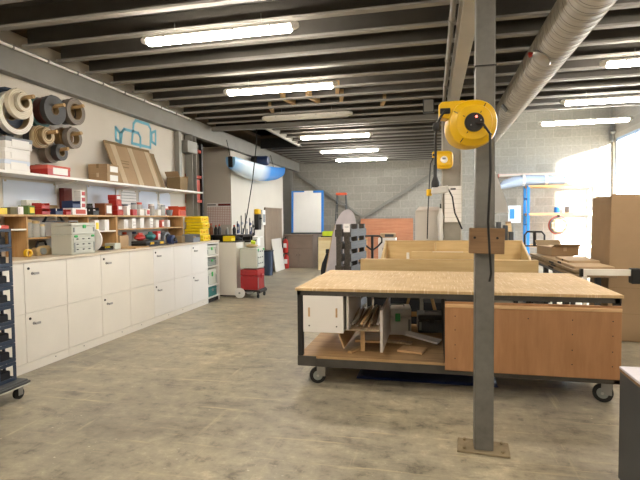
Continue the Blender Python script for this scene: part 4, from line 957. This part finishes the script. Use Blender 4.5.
for i, (x, y, z, a, s, rx, mm, lab) in enumerate([(-.10, 4.98, .335, -24, (.175, .075), -9, 'paleboard', 'long pale board lying tilted across workbench lower shelf'), (-.19, 4.70, .279, -14, (.12, .10), 0, 'plyedge', 'square plywood offcut lying flat on workbench lower shelf'),
        (-.38, 4.98, .279, -10, (.18, .04), 0, 'scrap', 'short board beside the toolbox on workbench lower shelf'), (-.72, 4.62, .279, 70, (.13, .022), 0, 'ply', 'small stick lying below the offcut tray'), (-.24, 4.93, .279, 80, (.03, .022), 0, 'scrap', 'block under the short board on workbench lower shelf')]):
    o = bx(-s[0], s[0], -s[1], s[1], 0, .018).build('loose_board', mm, None, (x, y, z), (0, R(-rx if i == 0 else 0), R(a)), bevel=.001)
    if i == 0: o.rotation_euler = (0, R(9), R(-16))
    tag(o, lab, 'board', 'loose boards on the bench shelf')
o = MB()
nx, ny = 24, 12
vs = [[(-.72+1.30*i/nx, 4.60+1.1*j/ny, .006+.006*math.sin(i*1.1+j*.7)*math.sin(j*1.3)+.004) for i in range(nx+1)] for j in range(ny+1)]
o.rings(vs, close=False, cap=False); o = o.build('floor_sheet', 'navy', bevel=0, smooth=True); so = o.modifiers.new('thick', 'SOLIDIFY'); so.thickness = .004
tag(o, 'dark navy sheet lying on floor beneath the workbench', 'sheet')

# things behind the workbench -----------------------------------------------------
t = thing('saw_trestle', 'raw wooden trestle standing behind the workbench', 'trestle', (-.15, 6.25, 0))
for s in (-1, 1):
    for y in (-.14, .14): MB().tube([(s*.28, y*1.4, 0), (s*.10, y*.3, .70)], .022, 4).build('leg', 'timber', t, bevel=0)
bx(-.5, .7, -.04, .04, .70, .78).build('top_rail', 'timber', t, bevel=.003); bx(-.22, .22, -.012, .012, .30, .36).build('brace', 'timber', t, bevel=.002)
t = thing('assembly_table', 'low table under the cream timber frame behind workbench', 'table', (.25, 7.15, 0))
bx(-1.2, 1.0, -.55, .55, .76, .80).build('top', 'shelfply', t, bevel=.003)
for x in (-1.1, .95):
    for y in (-.48, .48): bx(x-.03, x+.03, y-.03, y+.03, 0, .76).build('leg', 'dark', t, bevel=.002)
carton('storage_box', 'black storage box under the assembly table behind the trestle', 'box', -.80, -.18, 6.75, 7.15, 0, .68, 'cloth', None, 0, None, 'x', lid='black')
carton('storage_box', 'second black storage box under the assembly table nearer the concrete column', 'box', -.12, .55, 6.75, 7.15, 0, .64, 'cloth', None, 0, None, 'x', lid='greydark')
o = bx(-.965, 1.31, -.05, .05, 0, .195).build('cream_board', 'cream', None, (0, 6.52, .80), bevel=.002); 
o.location = (0, 6.66, .801); tag(o, 'long cream board on edge nearest to the workbench', 'board')
o = bx(-.28, .58, -.03, .03, 0, .29).build('cream_board', 'cream', None, (0, 6.775, .801), bevel=.002); tag(o, 'shorter taller cream board standing behind the long one', 'board')
bx(-.35, .05, -.031, .0, .288, .2915).build('paper_strip', 'paper', o, (.35, 0, 0), bevel=0)
t = thing('cream_tray', 'cream timber tray frame with panelled bays behind the boards', 'frame', (.27, 7.2, .801))
bx(-.97, 1.0, .42, .46, 0, .39).build('back_rail', 'cream', t, bevel=.002)
bx(-.97, 1.0, -.34, -.31, 0, .12).build('front_rail', 'cream', t, bevel=.002)
bx(-.95, .98, -.31, .42, .02, .045).build('tray_floor', 'creamlight', t, bevel=.001)
MB().prism([(-.34, 0), (.46, 0), (.46, .39), (-.34, .12)], -1.0, -.97, 'x').build('end_rail', 'cream', t, bevel=.002); MB().prism([(-.34, 0), (.46, 0), (.46, .39), (-.34, .12)], 1.0, 1.03, 'x').build('end_rail', 'cream', t, bevel=.002)
MB().prism([(-.31, .045), (.42, .045), (.42, .37), (-.31, .11)], -.24, -.215, 'x').build('divider', 'cream', t, bevel=.002)
bx(-.99, 1.02, .41, .47, .39, .405).build('cap_strip', 'cream', t, bevel=.002)
bx(-.66, -.62, .36, .42, .12, .22).build('white_bracket', 'white', t, bevel=.004)

# pointed board and pallets
t = thing('pointed_board', 'tall pale board with rounded tip standing by the dark pallets', 'board', (-1.92, 9.35, 0), (R(-4), R(10.5), R(8)))
P = [(-.22, 0), (.22, 0), (.21, 1.2)] + [(.21*math.cos(a), 1.35+.42*math.sin(a)) for a in [PI*k/14 for k in range(1, 14)]] + [(-.22, 1.2)]
MB().prism(P, -.012, .012, 'y').build('panel', 'lav', t, bevel=.003)
MB().prism([(-.235, 0), (-.22, 0), (-.22, 1.2), (-.20, 1.42), (-.215, 1.42), (-.235, 1.2)], -.014, .014, 'y').build('edge_band', 'cardlight', t, bevel=.001)
src = None
for i, (x, y, a, ti, lab) in enumerate([(-1.31, 8.35, 80, -5, 'dark weathered pallet standing on end, nearer to workbench'), (-1.46, 8.376, 80, -4, 'dark weathered pallet standing on end behind the nearer one')]):
    if src is None:
        t = src = thing('wooden_pallet', lab, 'pallet', group='dark pallets standing on end')
        for k in range(7): bx(-.42, .42, -.072, -.050, .02+.205*k, .02+.205*k+.13).build('deck_board', 'pallet', t, bevel=.003)
        for xx in (-.42, -.04, .34): bx(xx, xx+.08, -.05, .04, .0, 1.46).build('stringer', 'pallet', t, bevel=.003)
        for k in range(3): bx(-.42, .42, .04, .06, .05+.6*k, .17+.6*k).build('bottom_board', 'pallet', t, bevel=.003)
    else: t = copy_tree(src); t['label'] = lab
    t.location = (x, y, .0); t.rotation_euler = (0, 0, R(a))
t = thing('paper_tag', 'white paper slip stapled near the top of the dark pallet', 'paper', (-1.385, 7.915, 1.33), (0, 0, R(-10)))
bx(-.05, .06, -.004, 0, 0, .14).build('sheet', 'paper', t, bevel=0); bx(-.03, .04, -.0055, -.004, .08, .09).build('printed_line', 'greybin', t, bevel=0)
lump('dark_sack', 'dark sack on floor behind the pointed board', 'sack', (-2.27, 10.6, 0), (.17, .17, .82), 'cloth', 21, lambda t: bx(-.05, .05, -.05, .05, .78, .88).build('tied_neck', 'black', t, bevel=.01))
# pallet truck
t = thing('pallet_truck', 'pallet truck with black loop handle behind the cream frame', 'pallet truck', (-1.15, 9.5, 0))
loopp = [(0, -.03, .76), (0, -.03, .93)]
MB().tube([(0, 0, .2), (0, 0, 1.16)], .026, 10).build('tiller', 'black', t, bevel=0, smooth=True)
MB().tube([(0, 0, .93), (-.10, 0, 1.0), (-.185, 0, 1.09), (-.185, 0, 1.17), (-.14, 0, 1.21), (0, 0, 1.215), (.14, 0, 1.21), (.185, 0, 1.17), (.185, 0, 1.09), (.10, 0, 1.0), (0, 0, .93)], .018, 10).build('loop_handle', 'black', t, bevel=0, smooth=True)
bx(-.025, .025, -.02, .02, 1.05, 1.2).build('lever', 'dark', t, bevel=.004)
bx(-.15, .15, -.12, .12, .08, .42).build('pump_body', 'redrack', t, bevel=.02)
for s in (-1, 1): bx(s*.19-.08, s*.19+.08, .12, 1.25, .10, .16).build('fork', 'redrack', t, bevel=.01)
for s in (-1, 1): MB().lathe([(-.03, .09), (.03, .09)], (s*.1, -.12, .091), 'x', 18).build('wheel', 'rubber', t, bevel=.004)
for i, (x0, x1, z0, z1, y, lab, mm) in enumerate([(-1.20, -.81, 0, 1.11, 11.2, 'white carton behind the pallet truck handle', 'white'), (-.80, -.54, 0, 1.03, 11.2, 'white carton beside taller one behind pallet truck', 'paper')]):
    carton('cardboard_box', lab, 'carton', x0, x1, y-.2, y+.2, z0, z1, mm, 'white cartons behind the pallet truck', patch='greybin', patchf='y')
carton('small_carton', 'flat pale carton lying on the white cartons behind pallet truck', 'box', -1.16, -.83, 11.05, 11.35, 1.112, .10, 'cardlight', None, 9, 'greydark', 'y')
t = thing('beige_panel', 'pale plywood board standing behind the pallet truck', 'board', (-1.78, 11.2, 0), (R(-3), 0, 0))
bx(-.26, .30, -.012, .012, 0, 1.1).build('board', 'orangewood', t, bevel=.002); bx(-.26, .30, -.016, -.012, 1.04, 1.09).build('edge_strip', 'cream', t, bevel=0)
t = thing('grey_sheet', 'grey folded board standing just before the concrete column', 'board', (-.08, 7.88, 0), (R(-2), 0, 0))
bx(-.19, .19, -.008, .008, 0, 1.66).build('panel', 'greysheet', t, bevel=.002)
MB().prism([(-.19, 1.66), (.19, 1.66), (.19, 1.72), (-.12, 1.74)], -.03, -.008, 'y').build('folded_top', 'paleboard', t, bevel=.002)
t = thing('hanging_bag', 'crumpled grey plastic hanging beside the concrete column', 'bag', (.12, 7.80, 1.15))
rnd = random.Random(8)
MB().rings([[(.05*w*math.cos(a)*rnd.uniform(.7, 1.2), .03*w*math.sin(a)-.0, z) for a in [2*PI*k/10 for k in range(10)]] for z, w in ((0, .5), (.1, 1.0), (.25, .8), (.42, 1.0), (.55, .4))]).build('body', 'filmsheet', t, bevel=0, smooth=True)
bx(-.01, .01, -.01, .01, .54, .62).build('hook', 'dark', t, bevel=0)

# reels ---------------------------------------------------------------------------
def cable_reel(name, label, loc, s, rot, big):
    t = thing(name, label, 'cable reel', loc, (0, 0, rot))
    P = [(.165*s*math.cos(a), .165*s*math.sin(a)) for a in [2*PI*k/36 for k in range(36)]]
    def outline(r):
        o = []
        for k in range(44):
            a = 2*PI*k/44; n_ = 2.3 if big else 4.0; rr_ = r/(abs(math.cos(a))**n_+abs(math.sin(a))**n_)**(1/n_); o.append((rr_*math.cos(a)*1.0, rr_*math.sin(a)))
        return o
    RR = [[(x, y, z) for x, z in outline(r)] for y, r in ((.10*s, .14*s), (.09*s, .16*s), (-.05*s, .165*s), (-.075*s, .155*s), (-.085*s, .125*s), (-.10*s, .115*s), (-.105*s, .08*s))]
    off = lambda y: .035*s*(.1*s-y)/(.2*s) if big else 0
    RR = [[(x+off(y)-(.012 if big else 0), y, z) for x, y, z in r] for r in RR]
    MB().rings(RR).build('drum_case', 'yellow', t, bevel=0, smooth=True)
    # guide spout on the upper left
    MB().rings([[(x*s, y*s, z*s) for x, z in q] for y, q in ((.07, [(-.215, .055), (-.10, .03), (-.03, .165), (-.19, .165), (-.215, .14)]), (-.06, [(-.215, .055), (-.10, .03), (-.03, .165), (-.19, .165), (-.215, .14)]))]).build('guide_spout', 'yellow', t, bevel=.012*s, seg=2)
    bx(-.205*s, -.135*s, -.07*s, -.05*s, .075*s, .115*s).build('cable_slot', 'black', t, bevel=.004)
    MB().lathe([(-.118*s, .062*s), (-.105*s, .066*s), (-.09*s, .066*s)], (.022*s if big else 0, 0, 0), 'y', 26).build('hub', 'black' if big else 'white', t, bevel=0, smooth=True)
    if big:
        for k in range(8):
            a = 2*PI*k/8+.2; MB().tube([(.022*s+.075*s*math.cos(a), -.106*s, .075*s*math.sin(a)), (.015*s+.152*s*math.cos(a), -.078*s, .155*s*math.sin(a))], .003, 5).build('rib', 'dark', t, bevel=0) if k % 2 else None
        MB().lathe([(-.124*s, .007), (-.118*s, .007)], (.035*s, 0, .035*s), 'y', 10).build('pilot_light', 'led', t, bevel=0)
        for x, z in ((.065, .01), (.0, -.02)): MB().lathe([(-.122*s, .005), (-.118*s, .005)], (x*s, 0, z*s), 'y', 8).build('screw', 'galv', t, bevel=0)
    else: bx(-.03*s, .03*s, -.124*s, -.118*s, .0, .03*s).build('logo_mark', 'greybin', t, bevel=0)
    bx(.11*s, .165*s, -.03*s, .08*s, -.08*s, .10*s).build('mount_plate', 'yellow', t, bevel=.01*s)
    return t
t = cable_reel('cable_reel', 'big yellow retractable cable reel mounted on the steel post', (.226, 3.185, 2.125), .88, 0, True)
MB().tube([(.03, -.105, -.01), (.065, -.135, -.02), (.105, -.135, -.08), (.11, -.12, -.3), (.10, -.10, -.6), (.115, -.06, -.80), (.125, -.05, -.92), (.115, -.05, -.97)], .0075, 8).build('supply_cable', 'black', t, bevel=0, smooth=True)
MB().tube([(-.15, -.06, .085), (-.175, -.065, .05), (-.20, -.06, 0), (-.208, -.05, -.08), (-.207, -.05, -.25)], .008, 8).build('outlet_cable', 'black', t, bevel=0, smooth=True)
MB().lathe([(-.03, .018), (-.01, .028), (.02, .022)], (-.20, -.06, -.01), 'z', 12).build('cable_stop', 'black', t, bevel=0, smooth=True)
t.rotation_euler = (0, 0, 0)
t = thing('power_socket', 'white multi-socket with black plug hanging on the reel cable', 'socket', (.035, 3.135, 1.70))
MB().rings([[(x*w, y, z) for x, z in ((-.045, 0), (.06, .005), (.062, .05), (-.04, .04))] for y, w in ((-.025, 1), (.025, 1))]).build('socket_block', 'white', t, bevel=.006)
MB().lathe([(.04, .026), (.07, .026), (.11, .012), (.18, .010)], (-.018, 0, 0), 'z', 12).build('plug', 'black', t, bevel=0, smooth=True)
MB().lathe([(-.012, .018), (.03, .018)], (-.055, 0, 0), 'z', 12).build('yellow_cap', 'yellow', t, bevel=.003)
MB().tube([(.06, 0, .03), (.085, 0, -.02), (.10, .0, -.12), (.145, .03, -.22)], .005, 6).build('lead', 'black', t, bevel=0, smooth=True)
t = cable_reel('cable_reel', 'small yellow cable reel on the concrete column behind', (.17, 7.70, 2.43), .82, 0, False)
MB().tube([(-.15, -.02, .06), (-.2, -.02, -.05), (-.215, -.02, -.3), (-.24, -.02, -.8), (-.25, -.02, -1.2)], .009, 6).build('outlet_cable', 'black', t, bevel=0, smooth=True)

# plastic sheet beside front post
t = thing('plastic_sheet', 'grey triangular plastic sheet hanging behind the steel post', 'sheet', (.39, 3.50, 1.58))
MB().prism([(-.04, 0), (.115, .0), (.10, .06), (.03, .27), (-.01, .36), (-.04, .37)], -.003, .003, 'y').build('sheet', 'filmsheet', t, bevel=0)
MB().rings([[(x, -.004-.02*math.sin(k/4*PI), .33+.03*k) for x in (-.03, .02-.008*k)] + [(x, -.001-.02*math.sin(k/4*PI), .33+.03*k) for x in (.02-.008*k, -.03)] for k in range(5)]).build('curled_corner', 'paper', t, bevel=0)

# ------------------------------------------------------------------ right side
t = thing('flat_table', 'low grey table carrying the stacked cardboard sheets', 'table', (1.87, 7.6, 0))
bx(-.25, .18, -1.0, 1.4, .80, .84).build('top', 'greydark', t, bevel=.003)
for x in (-.22, .15):
    for y in (-.9, .2, 1.3): bx(x-.03, x+.03, y-.03, y+.03, 0, .80).build('leg', 'greydark', t, bevel=.002)
for k, (x0, x1, y0, y1, mm, a, lab) in enumerate([(1.60, 2.06, 6.15, 8.95, 'cardgrey', 0, 'lowest long cardboard sheet in the stack by the big carton'), (1.61, 2.06, 6.2, 8.7, 'carddark', .6, 'second cardboard sheet in the stack by the big carton'), (1.61, 2.05, 6.2, 8.9, 'cardgrey', -.5, 'third cardboard sheet in the stack by the big carton'), (1.63, 2.05, 6.25, 8.0, 'cardlight', .8, 'pale cardboard sheet near top of stack by the big carton'), (1.68, 2.05, 6.7, 7.4, 'cardlight', -1, 'short pale cardboard sheet topmost on the stack by the big carton')]):
    t = thing('cardboard_sheet', lab, 'cardboard', ((x0+x1)/2, (y0+y1)/2, .841+k*.031), (0, 0, R(a)), 'cardboard sheets stacked by the big carton'); w, h = (x1-x0)/2, (y1-y0)/2
    MB().box(-w, w, -h, h, 0, .028).build('panel', mm, t, bevel=.004); bx(-w-.0015, -w, -h*.3, -h*.1, .002, .026).build('fold_mark', 'gap', t, bevel=0)
t = carton('cardboard_box', 'low open carton lying on the far end of cardboard stack', 'carton', 1.66, 2.05, 7.75, 8.35, .97, .13, 'card', None, 8, tapem='tape')
bx(-.19, .19, 0, .006, 0, .14).build('flap', 'cardgrey', t, (0, -.3, .128), (R(70), 0, 0)); bx(-.19, .19, 0, .006, 0, .14).build('flap', 'carddark', t, (0, .3, .128), (R(-55), 0, 0))
lump('crumpled_paper', 'crumpled brown paper on the cardboard stack near the hand truck', 'paper', (1.86, 8.62, .935), (.17, .2, .12), 'cardgrey', 31, lambda t: bx(-.08, .08, -.1, .1, .10, .104).build('torn_flap', 'cardlight', t, rot=(.3, .2, 0), bevel=0))
# white frame table
t = thing('steel_stand', 'white steel frame stand in front of the big carton', 'frame', (2.2, 6.02, 0))
bx(-.54, .62, -.02, .02, .885, .955).build('top_rail', 'cabw', t, bevel=.004)
for x in (-.54, .58): bx(x, x+.04, -.02, .02, 0, .885).build('leg', 'cabw', t, bevel=.003)
bx(-.57, -.54, -.03, .03, .87, .96).build('end_cap', 'black', t, bevel=.004); bx(-.06, .04, -.05, .05, .80, .97).build('end_cap', 'black', t, bevel=.01)
for x in (-.54, .58): bx(x, x+.04, -.2, .2, .0, .04).build('foot', 'cabw', t, bevel=.003)
# big carton
t = thing('cardboard_box', 'huge upright brown carton behind the white steel frame', 'carton', (2.62, 6.98, 0), (0, R(1.2), 0))
bx(-.52, .55, -.36, .36, 0, 1.60).build('body', 'card', t, bevel=.006)
bx(-.52, .55, -.36, -.352, -.02, .215).build('flap', 'card', t, (0, -.001, 1.595), (0, 0, 0), bevel=.002)
bx(-.52, -.512, -.35, .36, -.02, .19).build('flap', 'card', t, (-.001, 0, 1.595), (0, 0, 0), bevel=.002)
bx(.542, .55, -.35, .36, 0, .20).build('flap', 'card', t, (.001, 0, 1.595), (0, R(-4), 0), bevel=.002); bx(-.50, .54, .352, .36, 0, .20).build('flap', 'card', t, (0, .001, 1.595), (R(3), 0, 0), bevel=.002)
for z in (.34, .66): bx(-.521, .551, -.3608, -.36, z, z+.003).build('fold_line', 'carddark', t, bevel=0)
# dark cabinet near the camera
t = thing('dark_cabinet', 'dark grey cabinet with white top nearest the camera', 'cabinet', (1.33, 2.45, 0))
bx(-.30, .30, -.57, .57, .06, .675).build('carcass', 'greydark', t, bevel=.003); bx(-.29, .29, -.55, .55, 0, .06).build('plinth', 'black', t, bevel=0)
bx(-.302, .302, -.572, .572, .675, .690).build('edge_band', 'brownply', t, bevel=.001); bx(-.302, .302, -.572, .572, .690, .703).build('top', 'lav', t, bevel=.001)
# blue rack on the back wall, with boards on its arms
t = thing('blue_rack', 'blue steel shelf rack in the bright corner by the block wall', 'rack', (3.75, 16.35, 0))
for x in (-.88, 1.3):
    for y in (-.3, .3): bx(x-.04, x+.04, y-.03, y+.03, 0, 2.52).build('upright', 'bluerack', t, bevel=.003)
    for z in (.5, 1.3, 2.1): bx(x-.02, x+.02, -.3, .3, z, z+.04).build('tie', 'bluerack', t, bevel=.002)
bx(-.88, 1.3, -.34, .34, 2.462, 2.521).build('shelf_board', 'orangewood', t, bevel=.003)
bx(-.88, 1.3, -.33, .33, 1.60, 1.67).build('shelf_board', 'orangewood', t, bevel=.003)
bx(-.88, 1.3, -.33, .33, .62, .68).build('shelf_board', 'orangewood', t, bevel=.003)
t = thing('film_bundle', 'bluish film-wrapped bundle lying on top of the blue rack', 'bundle', (3.05, 16.3, 2.522))
MB().rings([[(x, .30*math.cos(a), dz+.17*w+.17*w*math.sin(a)) for a in [2*PI*k/14 for k in range(14)]] for x, w, dz in ((-1.05, .35, -.10), (-.9, .8, -.09), (-.6, 1, -.04), (-.2, 1, 0), (.4, .9, 0), (1.0, .75, 0), (1.25, .4, 0))]).build('wrap', 'film', t, bevel=0, smooth=True)
for x, r_ in ((-.3, .172), (.35, .16), (.9, .137)):
    b_ = MB().lathe([(-.04, 1.02), (.04, 1.02)], (0, 0, 0), 'x', 16).build('tape_band', 'paper', t, (x, 0, r_), bevel=0); b_.scale = (1, .31, r_*1.03)
t = thing('strip_light', 'unlit pinkish strip fixture fixed high on the bright block wall', 'lamp', (3.05, 16.95, 2.86))
bx(-.95, .95, -.06, .04, 0, .10).build('housing', 'fixture', t, bevel=.01); MB().tube([(-.9, -.07, .03), (.9, -.07, .03)], .02, 10).build('tube', 'lampoff', t, bevel=0, smooth=True)
for x in (-.95, .93): bx(x, x+.02, -.09, .0, -.01, .10).build('end_cap', 'redlight', t, bevel=.004)
jar('paint_can', 'blue can on the middle board of the blue rack', 3.72, 16.2, 1.672, .08, .17, 'bluetape', 'bluetape')
carton('small_carton', 'grey carton on the middle board of the blue rack', 'box', 4.0, 4.3, 16.1, 16.4, 1.672, .2, 'greysheet', None, 12, 'paper', 'y')
t = thing('hand_plane', 'small dark tool at far end of the blue rack middle board', 'tool', (4.75, 16.15, 1.672), (0, R(-18), 0)); bx(-.14, .14, -.03, .03, .05, .1).build('body', 'dark', t, bevel=.01); bx(-.02, .02, -.02, .02, .001, .05).build('foot', 'dark', t, bevel=.003)
t = thing('hose_coil', 'round coil of pale hose hanging below the blue rack shelf', 'hose', (3.72, 15.98, 1.29))
for k, (r, y, mm) in enumerate([(.255, .05, 'redlight'), (.225, .0, 'greybin'), (.20, -.05, 'coil')]):
    MB().rings([[((r+.03*math.cos(b2))*math.cos(a), y+.03*math.sin(b2), (r+.03*math.cos(b2))*math.sin(a)) for b2 in [2*PI*j/8 for j in range(8)]] for a in [2*PI*q/32 for q in range(33)]], cap=False).build('loop', mm, t, bevel=0, smooth=True)
bx(-.02, .02, -.08, .1, .26, .31).build('hook', 'dark', t, bevel=.003)
t = thing('poster', 'pale blue poster sheet on stand beside the blue rack', 'poster', (2.45, 15.9, 0))
bx(-.18, .18, -.01, 0, 1.38, 1.90).build('sheet', 'paperblue', t, bevel=0); bx(-.02, .02, 0, .03, 0, 1.9).build('stand_pole', 'galv', t, bevel=.002); bx(-.2, .2, -.15, .15, 0, .02).build('base', 'dark', t, bevel=.003); bx(-.14, -.0, -.012, -.01, 1.5, 1.8).build('picture', 'bluetape', t, bevel=0)
t = thing('plank', 'raw timber plank leaning beside the poster stand', 'plank', (1.95, 12.6, 0), (R(-4), R(-5), R(10)))
bx(-.06, .06, -.02, .02, .005, 1.45).build('board', 'timber', t, bevel=.003); bx(-.062, .062, -.022, .022, 1.40, 1.455).build('painted_end', 'brownply', t, bevel=.001)
t = thing('storage_cart', 'black crate of tools on trolley behind the wooden block', 'cart', (1.22, 9.6, 0))
bx(-.25, .30, -.22, .22, .12, 1.02).build('body', 'black', t, bevel=.01)
for x, h in ((-.12, .46), (-.02, .54), (.10, .48), (.2, .36)): bx(x-.04, x+.04, -.06, .06, 1.02, .92+h).build('tool_holder', 'greydark', t, bevel=.008)
for sx in (-.2, .25):
    for sy in (-.18, .18): MB().lathe([(-.02, .06), (.02, .06)], (sx, sy, .061), 'x', 14).build('wheel', 'rubber', t, bevel=.003)
t = thing('hand_truck', 'hand truck with black loop handle behind the cardboard stack', 'hand truck', (1.82, 9.55, 0))
MB().tube([(-.17, 0, .05), (-.17, 0, 1.0), (-.17, 0, 1.22), (-.12, 0, 1.28), (.12, 0, 1.28), (.17, 0, 1.22), (.17, 0, 1.0), (.17, 0, .05)], .018, 10).build('frame', 'black', t, bevel=0, smooth=True)
MB().tube([(-.17, 0, 1.02), (.17, 0, 1.02)], .014, 8).build('crossbar', 'black', t, bevel=0); bx(-.025, .025, -.02, .02, 1.02, 1.28).build('grip_bar', 'dark', t, bevel=.004)
bx(-.22, .22, -.25, .02, .02, .04).build('toe_plate', 'greydark', t, bevel=.003)
for s in (-1, 1): MB().lathe([(-.03, .11), (.03, .11)], (s*.23, .09, .111), 'x', 20).build('wheel', 'rubber', t, bevel=.006)
MB().tube([(-.23, .09, .11), (.23, .09, .11)], .012, 6).build('axle', 'dark', t, bevel=0)
t = thing('shutter_bracket', 'grey shutter bracket high at the corner of the bright doorway', 'bracket', (5.46, 16.9, 3.86))
bx(-.06, .03, -.08, .06, 0, .5).build('plate', 'galv', t, bevel=.005); MB().lathe([(-.1, .06), (.03, .06)], (0, -.1, .3), 'x', 14).build('roller', 'galv', t, bevel=.003)

# ------------------------------------------------------------------ light
w = bpy.data.worlds.new('sky'); S.world = w; w.use_nodes = True
bg = w.node_tree.nodes['Background']; bg.inputs['Color'].default_value = (.80, .90, 1.0, 1); bg.inputs['Strength'].default_value = 8.0
sun = bpy.data.lights.new('sun', 'SUN'); sun.energy = 60; sun.angle = R(4); sun.color = (1, .95, .86)
so = bpy.data.objects.new('sun', sun); COL.objects.link(so)
d = Vector((-1.0, 3.4, -.40)).normalized(); so.rotation_euler = d.to_track_quat('-Z', 'Y').to_euler(); so.location = (9, 8, 7)
for nm, sx, sy, loc in (('added_skylight_portal', SX1-SX0, SY1-SY0, ((SX0+SX1)/2, (SY0+SY1)/2, 6.25)),):  # samples the sky through the added roof hole
    pl = bpy.data.lights.new(nm, 'AREA'); pl.shape = 'RECTANGLE'; pl.size = sx; pl.size_y = sy; pl.cycles.is_portal = True
    po = bpy.data.objects.new(nm, pl); COL.objects.link(po); po.location = loc
# sampling portal at the doorway for the sky light
pl = bpy.data.lights.new('door_portal', 'AREA'); pl.shape = 'RECTANGLE'; pl.size = DY1-DY0; pl.size_y = DZ; pl.cycles.is_portal = True
po = bpy.data.objects.new('door_portal', pl); COL.objects.link(po); po.location = (5.65, (DY0+DY1)/2, DZ/2)
po.rotation_euler = (Vector((-1, 0, 0)).to_track_quat('-Z', 'Z')).to_euler()

# ------------------------------------------------------------------ camera
cam = bpy.data.cameras.new('camera'); co = bpy.data.objects.new('camera', cam); COL.objects.link(co); S.camera = co
cam.sensor_width = 36; cam.lens = 36*486/640; cam.clip_end = 100
ya, pi_, ro = R(13.05), R(2.46), R(-.586)
fw = Vector((-math.sin(ya)*math.cos(pi_), math.cos(ya)*math.cos(pi_), -math.sin(pi_)))
r0 = Vector((math.cos(ya), math.sin(ya), 0)); u0 = r0.cross(fw)
r1 = math.cos(ro)*r0+math.sin(ro)*u0; u1 = -math.sin(ro)*r0+math.cos(ro)*u0
co.matrix_world = Matrix(((r1.x, u1.x, -fw.x, 0), (r1.y, u1.y, -fw.y, 0), (r1.z, u1.z, -fw.z, 1.55), (0, 0, 0, 1)))

S.view_settings.view_transform = 'Standard'; S.view_settings.look = 'None'; S.view_settings.gamma = 1
S.view_settings.use_curve_mapping = False; S.view_settings.exposure = 0.9
